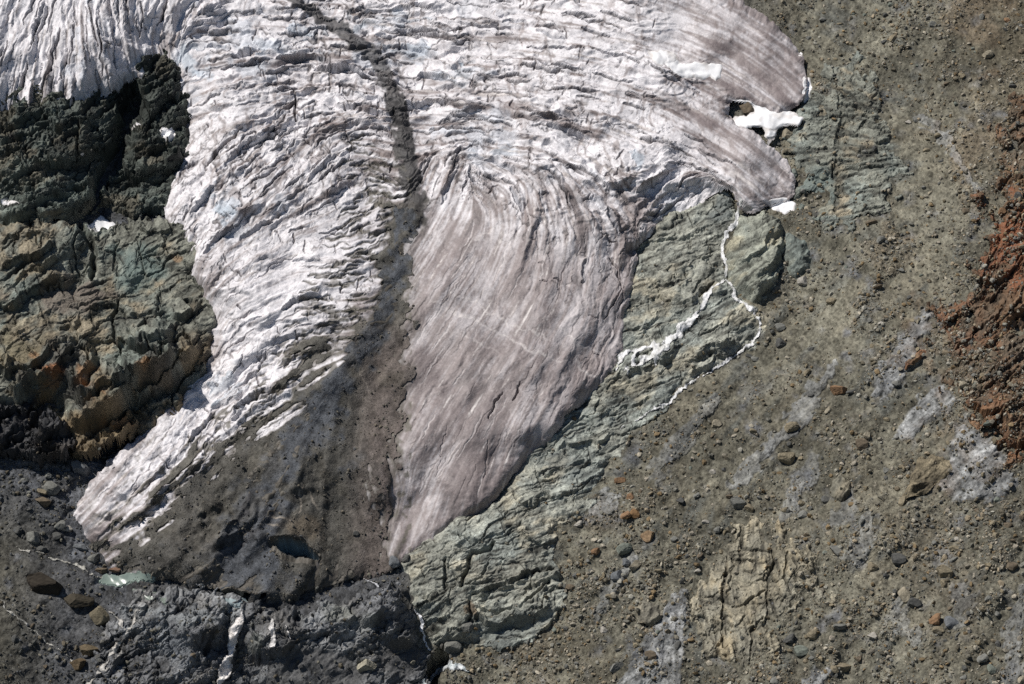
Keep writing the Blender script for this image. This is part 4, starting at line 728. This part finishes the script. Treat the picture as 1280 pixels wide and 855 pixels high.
def sheet(name, hmap, cmap, mt, dmap=None, lim=-1.5, keep=None):
    hh = sample(hmap, px, py)
    if dmap is None and keep is None: cell = np.ones((ny - 1, nx - 1), bool)
    else:
        v = (sample(dmap, px, py) > lim) if keep is None else keep
        cell = v[:-1, :-1] & v[1:, :-1] & v[:-1, 1:] & v[1:, 1:]
    q = np.stack([IDX[:-1, :-1][cell], IDX[:-1, 1:][cell], IDX[1:, 1:][cell], IDX[1:, :-1][cell]], 1)
    u, inv = np.unique(q.ravel(), return_inverse=True)
    P = S.ravel()[u][:, None] * S_ + T.ravel()[u][:, None] * T_ + hh.ravel()[u][:, None] * N_
    c = sample(cmap, px.ravel()[u], py.ravel()[u])
    org = P.mean(0); 
    o = newmesh(name, P - org, inv.reshape(-1, 4), mt, c); o.location = org
    return o
# solid ground everywhere; deep under the ice its bed need not be fine, but it is one sheet
cover = np.full(G.shape, -99, F)
for L in LAYERS.values(): 
    if L['d'].max() > 40: cover = np.maximum(cover, L['d'])
gh = G - 2.0 * ss(cover, 4, 16)
g_ = sheet('ground', gh, np.clip(GC * (1 + .22 * np.clip(n1, -2, 2) + .15 * np.clip(f2, -2, 2) + .1 * np.clip(g5, -2, 2))[..., None], .01, .9), M_GROUND)
tag(g_, 'grey-brown scree mountainside with pale silt streaks around the glacier', 'scree slope', kind='structure')
INFO = {
 'glacier': ('glacier', 'broad crevassed white glacier tongue, dirty pinkish brown on its lower right', 'glacier', M_ICE, None),
 'moraine': ('moraine_debris', 'dark grey rubble ridge widening down the middle of the glacier tongue', 'moraine', M_MOR, 'stuff'),
 'rock_crag': ('rock_outcrop', 'near-black shadowed crag below the upper left icefall', 'rock outcrop', M_ROCK, None),
 'rock_ledge': ('rock_outcrop', 'green-grey stepped rock ledges with rusty orange stains left of the glacier', 'rock outcrop', M_ROCK, None),
 'rock_lump': ('rock_outcrop', 'black jagged broken rock at the left edge under the rusty ledges', 'rock outcrop', M_ROCK, None),
 'rock_slab': ('rock_outcrop', 'long polished green-grey bedrock slab along the right ice margin', 'rock outcrop', M_ROCK, None),
 'rock_knob': ('rock_outcrop', 'rounded striped rock knob right of the white stream', 'rock outcrop', M_ROCK, None),
 'rock_knob_b': ('rock_outcrop', 'small greenish rock hump just right of the rounded knob', 'rock outcrop', M_ROCK, None),
 'rock_upslab': ('rock_outcrop', 'flat ribbed tan and green bedrock patch right of the snow patches', 'rock outcrop', M_ROCK, None),
 'rock_lowslab': ('rock_outcrop', 'pale cracked yellowish bedrock patch in the lower right scree', 'rock outcrop', M_ROCK, None),
 'rock_rust': ('rock_outcrop', 'rust-brown crumbling rock scar at the right edge', 'rock outcrop', M_ROCK, None),
 'rock_step': ('rock_outcrop', 'dark grey rock step below the snout with waterfalls over it', 'rock outcrop', M_ROCK, None),
 'rock_small_a': ('rock_outcrop', 'small pale split outcrop in the scree above the yellowish cracked patch', 'rock outcrop', M_ROCK, None),
 'rock_small_b': ('rock_outcrop', 'elongated brown outcrop with a shadowed lower edge below the rust scar', 'rock outcrop', M_ROCK, None),
 'rock_small_c': ('rock_outcrop', 'flat-topped brown block overhanging the pale silt streak at the bottom', 'rock outcrop', M_ROCK, None),
 'rock_small_d': ('rock_outcrop', 'orange slanting block beside the pale silt streak near the rust scar', 'rock outcrop', M_ROCK, None),
 'snow_a': ('snow_patch', 'white snow patch in a hollow of the upper right ice', 'snow patch', M_SNOW, None),
 'snow_b': ('snow_patch', 'largest white snow patch, wrapped round a brown boulder between two ice lobes', 'snow patch', M_SNOW, None),
 'snow_c': ('snow_patch', 'narrow upright snow patch at the tip of the upper right ice lobe', 'snow patch', M_SNOW, None),
 'snow_d': ('snow_patch', 'small snow patch above the rounded rock knob', 'snow patch', M_SNOW, None),
 'snow_e': ('snow_patch', 'pointed snow patch between the dark crag and the green ledges', 'snow patch', M_SNOW, None),
 'snow_f': ('snow_patch', 'tiny slanting snow sliver inside the dark crag', 'snow patch', M_SNOW, None),
 'snow_g': ('snow_patch', 'thin snow strip on a ledge at the left edge', 'snow patch', M_SNOW, None),
 'snow_h': ('snow_patch', 'small ragged snow patch where the dark crag meets the ice', 'snow patch', M_SNOW, None),
 'snow_i': ('snow_patch', 'upper left neighbour of the snow patch in the ice hollow', 'snow patch', M_SNOW, None),
 'snow_j': ('snow_patch', 'tiny snow spot on the ice margin above the narrow upright patch', 'snow patch', M_SNOW, None),
 'stream_upper': ('stream', 'white foaming stream forking on the polished slab', 'stream', M_FOAM, 'structure'),
 'waterfall_cascade': ('waterfall', 'white cascade fanning over a dark ledge to the ice margin', 'waterfall', M_FOAM, None),
 'waterfall_front': ('waterfall', 'tall silty waterfall dropping over the grey rock step', 'waterfall', M_FOAM, None),
 'waterfall_side': ('waterfall', 'short thin fall just right of the tall silty waterfall', 'waterfall', M_FOAM, None),
 'waterfall_trickle': ('waterfall', 'faintest trickle, rightmost of the three falls on the grey step', 'waterfall', M_FOAM, None),
 'stream_left': ('stream', 'thin pale brook across the dark rubble at the lower left', 'stream', M_FOAM, 'structure'),
 'stream_lower': ('stream', 'broken pale brook running down left of the grey rock step', 'stream', M_FOAM, 'structure'),
 'stream_gully': ('stream', 'bright white stream in the gully between grey step and slab', 'stream', M_FOAM, 'structure'),
 'stream_rapids': ('stream', 'white rapids at the bottom edge below the slab', 'stream', M_FOAM, 'structure'),
 'pool_a': ('meltwater_pool', 'pale green pool at the left foot of the snout', 'pool', M_POOL, 'structure'),
 'pool_b': ('meltwater_pool', 'small pale pool in the little ice cave above the tall waterfall', 'pool', M_POOL, 'structure'),
 'pool_c': ('meltwater_pool', 'shallow green puddle below the larger green pool', 'pool', M_POOL, 'structure'),
}
for k, L in LAYERS.items():
    nm, lb, ct, mt, kd = INFO[k]
    o = sheet(nm, L['h'], np.clip(L['c'], .01, .92), mt, L['d'])
    tag(o, lb, ct, kind=kd, group={'snow patch': 'snow patches along the ice margin', 'rock outcrop': 'bedrock outcrops around the glacier', 'waterfall': 'meltwater falls'}.get(ct))
print('sheets', round(time.time() - T0, 1))

# ------------------------------------------------------------------ stones
def ico(sub):
    import bmesh
    bm = bmesh.new(); bmesh.ops.create_icosphere(bm, subdivisions=sub, radius=1)
    v = np.array([x.co[:] for x in bm.verts]); f = np.array([[q.index for q in p.verts] for p in bm.faces]); bm.free(); return v, f
def rockshape(sub, seed, cuts=9, flat=.7, rough=.06):
    g = np.random.default_rng(seed); v, f = ico(sub)
    v = v * (1 + rough * g.standard_normal((len(v), 1)) * .5)
    for _ in range(cuts):
        n = g.standard_normal(3); n /= np.linalg.norm(n); c = g.uniform(.45, .85)
        dd = v @ n - c; v = v - np.maximum(dd, 0)[:, None] * n * .96
    v *= np.array([1, g.uniform(.6, .9), g.uniform(.45, .8) * flat / .7]); v += rough * .25 * g.standard_normal(v.shape)
    v -= (v.max(0) + v.min(0)) / 2
    return v / np.abs(v[:, 0]).max(), f
def topoff(x, y): return sample(TOP, np.asarray(x, F), np.asarray(y, F))
BIG = [rockshape(4, 900 + k, 13, .75, .035) for k in range(10)]
MID = [rockshape(3, 930 + k, 11, .7, .05) for k in range(14)]
MESH = {}
def boulder(x, y, wpx, asp, ang, colr, label=None, group=None, sub='mid', k=0, sink=.25):
    """one boulder at a map place; wpx its width on the map, asp height/width"""
    v, f = (BIG if sub == 'big' else MID)[k % (10 if sub == 'big' else 14)]
    key = (sub, k % (10 if sub == 'big' else 14), tuple(round(c, 2) for c in colr))
    if key not in MESH:
        me = newmesh('boulder', v, f, M_STONE, np.broadcast_to(C3(*colr), (len(v), 3)) * (1 + .08 * rng.standard_normal((len(v), 1))), False, 3)
        MESH[key] = me.data; o = me
    else:
        o = bpy.data.objects.new('boulder', MESH[key]); col.objects.link(o)
    r = wpx * .25 * DIST / 1400
    p = at(x, y, float(topoff(x, y)) + r * (.55 * asp) * (1 - sink * 2))
    o.location = p
    # the boulder lies on the slope, long side turned by ang in the slope plane
    a = math.radians(-ang); B = Matrix((S_, T_, N_)).transposed()
    o.rotation_euler = (B @ Matrix.Rotation(a, 3, 'Z') @ Matrix.Rotation(random.uniform(-.2, .2), 3, 'X')).to_euler()
    o.scale = (r, r * min(1.3, asp * 1.25), r * min(1.2, .55 + .6 * asp))
    tag(o, label, 'boulder', group); return o

TAN, LT, GR, DK, BR, OR, PL, GN, BL = (.21, .18, .125), (.27, .24, .18), (.16, .16, .145), (.085, .085, .08), (.13, .105, .075), (.21, .13, .075), (.34, .32, .28), (.15, .165, .14), (.13, .138, .145)
SCREE = 'boulders scattered over the right-hand scree'; FOOT = 'boulders around the foot of the glacier'
B_ = [(934.7, 135, 25, .8, 10, BR, 'dark brown boulder standing in the largest snow patch'), (984, 168, 14, .8, 0, LT, 'pale tan boulder just below the right end of the largest snow patch'), (1117, 47, 15, .6, 150, TAN, 'tan slab boulder high on the scree, bigger of a touching pair'), (1105, 52, 9, .7, 150, DK, 'dark stone touching the tan slab boulder high on the scree'),
 (1235, 69, 16, .55, 150, LT, 'pale elongated boulder near the upper right corner'), (1166, 31, 11, .8, 0, GR, 'grey boulder near the top edge left of the pale elongated boulder'), (1259, 25, 8, .9, 0, OR, 'small orange boulder in the upper right corner'), (1094, 185, 10, .6, 140, DK, 'small black stone on the flat ribbed bedrock patch'), (1050, 110, 9, .8, 0, LT, 'pale stone at the top of the flat ribbed bedrock patch'),
 (1050, 30, 10, .4, 0, TAN, None), (1028, 24, 10, .7, 0, GR, None), (1227, 21, 10, .7, 120, GR, None), (1266, 108, 10, .8, 0, DK, 'dark boulder at the right edge above the rust scar'), (1135, 153, 8, .8, 0, PL, None), (1145, 150, 8, .9, 0, GR, None), (1172, 169, 9, .6, 150, TAN, None), (1163, 241, 7, .6, 160, LT, None), (1089, 278, 15, .6, 170, BR, 'brown flat boulder under the flat ribbed bedrock patch'),
 (1273, 244, 10, .8, 0, DK, None), (1253, 264, 9, .9, 0, OR, 'orange boulder beside the top of the rust scar'), (1208, 264, 10, .7, 0, BR, None), (1050, 486, 21, .85, 0, OR, 'large bright orange boulder, the most vivid stone on the scree'), (1064, 490, 12, .6, 165, DK, 'dark stone tucked against the right side of the bright orange boulder'), (1040, 376, 14, .7, 0, TAN, 'rounded orange-tan boulder right of the small greenish rock hump'),
 (1004, 352, 15, .75, 150, PL, 'pale flat block just below the small greenish rock hump'), (1101, 300, 12, .7, 160, GR, None), (1097, 358, 12, .6, 165, BR, None), (1126, 338, 8, .7, 0, GR, None), (975, 410, 12, .7, 0, GR, 'grey stone right of the sharp bend of the stream, upper of two'), (976, 429, 12, .8, 0, DK, 'dark stone right of the sharp bend of the stream, lower of two'), (945, 449, 13, .6, 20, GR, 'flat grey stone beside the stream below its sharp bend'), (936, 445, 8, .8, 20, DK, None),
 (1014, 436, 9, .6, 135, DK, None), (896, 530, 12, .8, 0, LT, 'pale rounded boulder on open scree below the thin lower stream'), (989, 534, 18, .55, 150, TAN, 'long tan boulder on the silt streak below the bright orange boulder'), (941, 538, 8, 1.2, 90, TAN, None), (1035, 513, 11, .8, 120, LT, None), (1014, 494, 8, .7, 0, DK, None), (1101, 404, 7, .6, 0, PL, None), (1009, 466, 12, .5, 140, TAN, None), (1092, 454, 9, .6, 150, TAN, None), (1084, 544, 9, .8, 120, LT, None), (1077, 556, 13, .8, 0, BR, None),
 (1204, 481, 11, .6, 150, LT, 'pale tan stone lying on the rust scar'), (1121, 479, 11, .8, 0, GR, None), (983, 573, 19, .8, 20, TAN, 'big rounded tan boulder above the yellowish cracked bedrock patch'), (891, 590, 8, .7, 0, PL, None), (871, 620, 9, .7, 150, GR, None), (923, 629, 19, .75, 10, GR, 'dark-sided grey block at the top of the yellowish cracked bedrock patch'), (937, 634, 11, 1.0, 110, TAN, 'upright tan stone leaning on the dark-sided grey block'), (882, 652, 9, .7, 0, PL, None), (1001, 629, 10, .7, 150, TAN, None), (1004, 643, 12, .8, 0, GR, None),
 (981, 638, 8, .8, 0, TAN, None), (912, 621, 8, .9, 0, BR, None), (1045, 688, 15, .85, 30, GR, 'grey boulder right of the yellowish cracked bedrock patch'), (1123, 700, 15, .65, 10, DK, 'dark grey boulder in the middle of the lower right scree'), (1091, 709, 11, .7, 0, TAN, None), (1181, 715, 18, .8, 10, TAN, 'wide tan boulder in the lower right scree, broadest there'), (1206, 717, 8, .8, 0, LT, None), (1132, 743, 16, .9, 0, LT, 'pale tan boulder resting on a dark grey one'), (1143, 754, 15, .6, 10, DK, 'dark grey boulder under the pale tan one'), (1190, 778, 15, .7, 0, BL, 'bluish grey boulder beside two orange-tan ones'),
 (1168, 775, 14, .9, 0, OR, 'orange-tan boulder left of the bluish grey one'), (1173, 787, 13, .8, 0, TAN, 'tan boulder below and left of the bluish grey one'), (1236, 748, 11, .6, 150, GR, None), (1265, 707, 12, .9, 90, BR, None), (1016, 794, 13, .8, 0, TAN, 'tan boulder right of the foot of the yellowish cracked bedrock patch'), (1050, 784, 14, .8, 0, GR, None), (1090, 795, 10, .8, 0, PL, None), (1001, 815, 14, .7, 0, GN, None), (1054, 833, 19, .75, 0, TAN, 'smooth tan boulder at the head of the pale silt streak by the bottom edge'), (1043, 836, 9, .9, 80, TAN, None),
 (1128, 626, 14, .8, 120, TAN, 'tan boulder at the left tip of the elongated brown outcrop'), (1260, 656, 10, .7, 150, BR, None), (1228, 824, 13, .7, 150, GR, None), (1240, 836, 9, .9, 0, GN, None), (986, 799, 13, .8, 0, DK, None), (1193, 685, 12, .7, 0, TAN, None), (1196, 674, 7, .9, 60, PL, None), (872, 713, 7, .7, 0, PL, None), (897, 663, 9, .8, 0, GR, None),
 (810, 669, 16, .85, 0, (.26, .18, .11), 'smooth orange-tan boulder right of the long polished slab'), (795, 708, 17, .6, 165, LT, 'wide pale flat boulder right of the long polished slab'), (780, 686, 18, .6, 155, GN, 'slanting green-grey boulder above the wide pale flat one'), (783, 703, 9, .8, 0, BL, None), (807, 685, 9, .8, 0, GR, None), (775, 601, 13, .8, 0, OR, 'orange stone near the narrow part of the polished slab'), (788, 621, 9, .9, 0, OR, None), (782, 645, 13, .7, 150, OR, 'left of two touching rusty stones above the smooth orange-tan boulder'),
 (794, 642, 12, .7, 20, (.2, .12, .06), 'right of two touching rusty stones above the smooth orange-tan boulder'), (723, 655, 10, .7, 0, PL, 'pale round stone just right of the polished slab'), (761, 745, 8, .9, 0, TAN, None), (713, 734, 12, .7, 0, BR, 'brown stone touching the lower right edge of the polished slab'), (772, 721, 15, .8, 150, BL, None), (744, 690, 10, .8, 0, OR, None), (823, 714, 9, .8, 0, TAN, None), (850, 626, 9, .8, 0, DK, None), (813, 821, 12, .8, 0, BR, None), (755, 788, 8, .8, 0, PL, None), (848, 806, 10, .7, 140, DK, None), (771, 834, 17, .7, 150, GR, None),
 (458, 831, 18, .95, 60, (.3, .28, .22), 'pale tan boulder alone on the dark slope near the bottom edge'), (445, 667, 7, .8, 0, DK, None), (493, 702, 12, .9, 0, BL, 'dark boulder at the lower tip of the ice, left of two'), (507, 699, 10, .9, 0, DK, 'dark boulder at the lower tip of the ice, right of two'), (567, 808, 18, .9, 20, GR, 'grey block at the foot of the polished slab near the rapids'), (584, 783, 14, 1.1, 80, GR, 'upright grey block jammed in the crack low on the polished slab'),
 (56, 733, 48, .6, 8, (.04, .033, .025), 'huge dark brown boulder at the lower left, biggest of the foot'), (98, 752, 38, .6, 175, (.055, .047, .034), 'large dark boulder right of the huge brown one'), (125, 769, 26, .8, 0, (.15, .13, .09), 'olive tan boulder at the end of the row of three big ones'), (111, 812, 20, .9, 0, (.12, .095, .06), 'round brown boulder left of the broken pale brook, upper of two'), (97, 829, 17, .7, 0, (.12, .09, .055), 'brown boulder left of the broken pale brook, lower of two'),  # first two boulders darkened in colour for facing away from the sun
 (54, 627, 19, .7, 25, BR, None), (64, 612, 20, .6, 25, GR, None), (52, 615, 13, .6, 20, TAN, None), (75, 656, 12, 1, 90, GR, None), (23, 663, 9, 1, 90, DK, None), (100, 585, 22, .7, 15, BL, 'blue-grey boulder in the gully between black lump and ice'), (101, 684, 17, .55, 10, BL, None), (42, 671, 18, .7, 30, GR, None), (52, 686, 12, .7, 0, DK, None), (84, 661, 12, .6, 0, PL, 'pale flat stone in the wet gravel left of the ice tip'), (117, 699, 13, .8, 0, GR, None), (127, 714, 14, .8, 0, BR, None), (144, 713, 14, .5, 0, (.16, .1, .07), 'low reddish brown stone at the left end of the green pool'), (71, 671, 10, .7, 0, DK, None), (61, 594, 9, .7, 0, GR, None), (30, 600, 10, .7, 0, GR, None)]
def cname(c):
    return {TAN: 'tan', LT: 'pale tan', GR: 'grey', DK: 'dark grey', BR: 'brown', OR: 'orange', PL: 'near-white', GN: 'greenish grey', BL: 'bluish grey'}.get(c, 'brown')
def zone(x, y):
    if x < 560: return 'on the dark rubble left of the ice tip' if x < 160 else 'on the dark slope below the snout', FOOT
    if y < 200: return 'on the upper scree right of the ice lobes', SCREE
    if x > 1160 and y < 600: return 'on the brown scree around the rust scar', SCREE
    if x < 870 and y > 480: return 'on the scree between slab and pale silt streak', SCREE
    if y < 480: return 'on the middle scree right of the stream', SCREE
    if y < 620: return 'on the scree below the bright orange boulder', SCREE
    return 'on the lower right scree', SCREE
for i, (x, y, wd, asp, ang, c_, lb) in enumerate(B_):
    z, gp = zone(x, y); sz = 'mid-sized' if wd > 10 else 'smaller'
    boulder(x, y, wd * (1.1 if wd < 24 else .95), asp, ang, c_, lb or f'{sz} {cname(c_)} boulder {z}', gp, 'big' if wd > 15 else 'mid', i)
gb = np.random.default_rng(5)
REGB = rbf([(1000, 60, .9), (1100, 60, .9), (1200, 100, 1), (1150, 200, .6), (1100, 320, .8), (1200, 300, .9), (1000, 420, .4), (1050, 500, .6), (950, 500, .3), (1000, 600, .6), (1200, 450, 1), (1150, 650, .8), (1250, 700, .9), (1100, 780, 1), (900, 600, .5), (800, 600, .6), (780, 680, .9), (850, 720, .6), (720, 800, .9), (60, 620, 1), (50, 720, .6), (50, 820, .5), (150, 720, .4), (300, 750, .1), (470, 800, .1)], 60)
n_ = 0
while n_ < 170:
    x = gb.uniform(0, 1280); y = gb.uniform(0, 855); jx, jy = np.array([x], F), np.array([y], F)
    if sample(REGB, jx, jy)[0] < gb.random() or min((x - b[0]) ** 2 + (y - b[1]) ** 2 for b in B_) < 150: continue
    if max(sample(L['d'], jx, jy)[0] for k, L in LAYERS.items() if k not in ('rock_rust', 'rock_step', 'rock_upslab')) > -5: continue
    wd = min(10, 5.2 * (1 - gb.random()) ** (-1 / 3.5)); c_ = [TAN, GR, BR, LT, DK, GR, TAN, GN][gb.integers(8)]; z, gp = zone(x, y)
    if x < 560: c_ = [GR, DK, BR][gb.integers(3)]
    boulder(x, y, wd, gb.uniform(.5, .95), gb.uniform(100, 190), c_, f'small {cname(c_)} boulder {z}', gp, 'mid', int(gb.integers(14))); n_ += 1


# ---- scattered stones nobody could count
SM = [rockshape(1, 700 + k, 5, .75, .12) for k in range(12)]
def rubble(name, n, dens, sizes, cols, mt, label, cat, seed, emb=.1):
    g = np.random.default_rng(seed)
    D = np.clip(dens, 0, None); D = D / D.max()
    x = g.uniform(-40, 1320, n * 14); y = g.uniform(-40, 890, n * 14)
    k = sample(D.astype(F), x.astype(F), y.astype(F)) > g.random(n * 14); x = x[k][:n]; y = y[k][:n]; n = len(x)
    r = sizes[0] * (1 - g.random(n)) ** (-1 / sizes[2]); r = np.minimum(r, sizes[1])
    p = at(x, y, topoff(x, y).astype(float) + r * emb * 3)
    V = []; Fc = []; CO = []; base = 0
    cs = np.array(cols, F)[g.integers(0, len(cols), n)] * g.uniform(.7, 1.35, (n, 1))
    for kk in range(len(SM)):
        sel = np.arange(n) % len(SM) == kk; m = sel.sum(); v, f = SM[kk]
        A = g.standard_normal((m, 3, 3)); Q = np.linalg.qr(A)[0]
        W_ = (v[None] * (r[sel][:, None, None] * g.uniform(.7, 1.15, (m, 1, 3)))) @ Q + p[sel][:, None]
        V.append(W_.reshape(-1, 3)); Fc.append((f[None] + (base + np.arange(m) * len(v))[:, None, None]).reshape(-1, 3)); CO.append(np.repeat(cs[sel], len(v), 0)); base += m * len(v)
    o = newmesh(name, np.concatenate(V), np.concatenate(Fc), mt, np.concatenate(CO), False, 3)
    tag(o, label, cat, kind='stuff'); return o
ingl = ss(LAYERS['glacier']['d'], -3, 3)
inrock = np.zeros_like(ingl)
for k, L in LAYERS.items():
    if k.startswith('rock') and k not in ('rock_rust', 'rock_step'): inrock = np.maximum(inrock, ss(L['d'], -3, 4) * (.85 if 'up' in k or 'low' in k else .97))
    if k.startswith(('snow', 'stream', 'water', 'pool')): inrock = np.maximum(inrock, ss(L['d'], -2, 1))
silt = np.zeros_like(ingl)
for p, wd, a in SILT: silt = np.maximum(silt, strk(p, wd, 3))
silt = np.maximum(silt, FANM * .6)
reg = rbf([(1000, 60, .8), (1100, 60, .9), (1200, 100, 1), (1150, 200, .7), (1100, 320, .7), (1200, 300, .9), (1000, 420, .4), (1050, 500, .6), (950, 500, .4), (1000, 600, .6), (1200, 450, 1), (1150, 650, .8), (1250, 700, .8), (1100, 780, .9), (900, 600, .6), (800, 600, .7), (780, 680, .9), (850, 720, .7), (720, 800, 1), (620, 820, 1), (60, 620, 1), (50, 720, .8), (50, 820, .8), (150, 720, .9), (300, 750, .5), (420, 740, .5), (470, 800, .25), (390, 850, .15), (200, 800, .35), (1000, 800, .8), (1200, 830, .8)], 60)
dn = reg * (1 - ingl) * (1 - inrock) * (1 - .55 * ss(silt, 0, .5)) * (.35 + ss(g30 + .5 * f12, -.8, 1.2)) * (.5 + .5 * ss(R8, -1, 1))
rt = ss(XX, 540, 600) * dn
SC = [(.2, .17, .115), (.24, .2, .14), (.15, .14, .11), (.17, .165, .14), (.13, .115, .085), (.28, .25, .2), (.19, .14, .08), (.12, .12, .11), (.22, .2, .16), (.32, .29, .23), (.27, .26, .22)]
rubble('scree_rubble', 46000, rt, (.25, 1.7, 1.85), SC, M_STONE, 'countless small tan and grey stones strewn over the right-hand scree', 'rubble', 11)
SCL = [(.1, .1, .09), (.13, .125, .11), (.08, .08, .08), (.16, .15, .12), (.11, .095, .07), (.09, .095, .1)]
rubble('foot_rubble', 14000, (1 - ss(XX, 540, 600)) * dn, (.27, 1.5, 1.9), SCL, M_STONE, 'countless small dark grey stones around the foot of the glacier', 'rubble', 12)
mo = ss(LAYERS['moraine']['d'], -6, 3) * (.3 + ss(g12, -.5, 1.5)) * (.35 + rbf([(510, 300, .6), (480, 380, .5), (440, 450, .25), (400, 520, .2), (340, 600, .3), (260, 620, 1), (200, 680, 1), (300, 700, .8), (480, 500, .9), (460, 600, .8), (400, 700, .8), (350, 730, .7)], 50))
rubble('moraine_rubble', 9000, mo, (.22, 1.1, 2.1), [(.1, .095, .08), (.13, .12, .1), (.075, .075, .075), (.16, .14, .11), (.06, .06, .06)], M_STONE, 'countless small stones lying on the dark medial moraine', 'rubble', 13)
print('done', round(time.time() - T0, 1), len(bpy.data.objects))
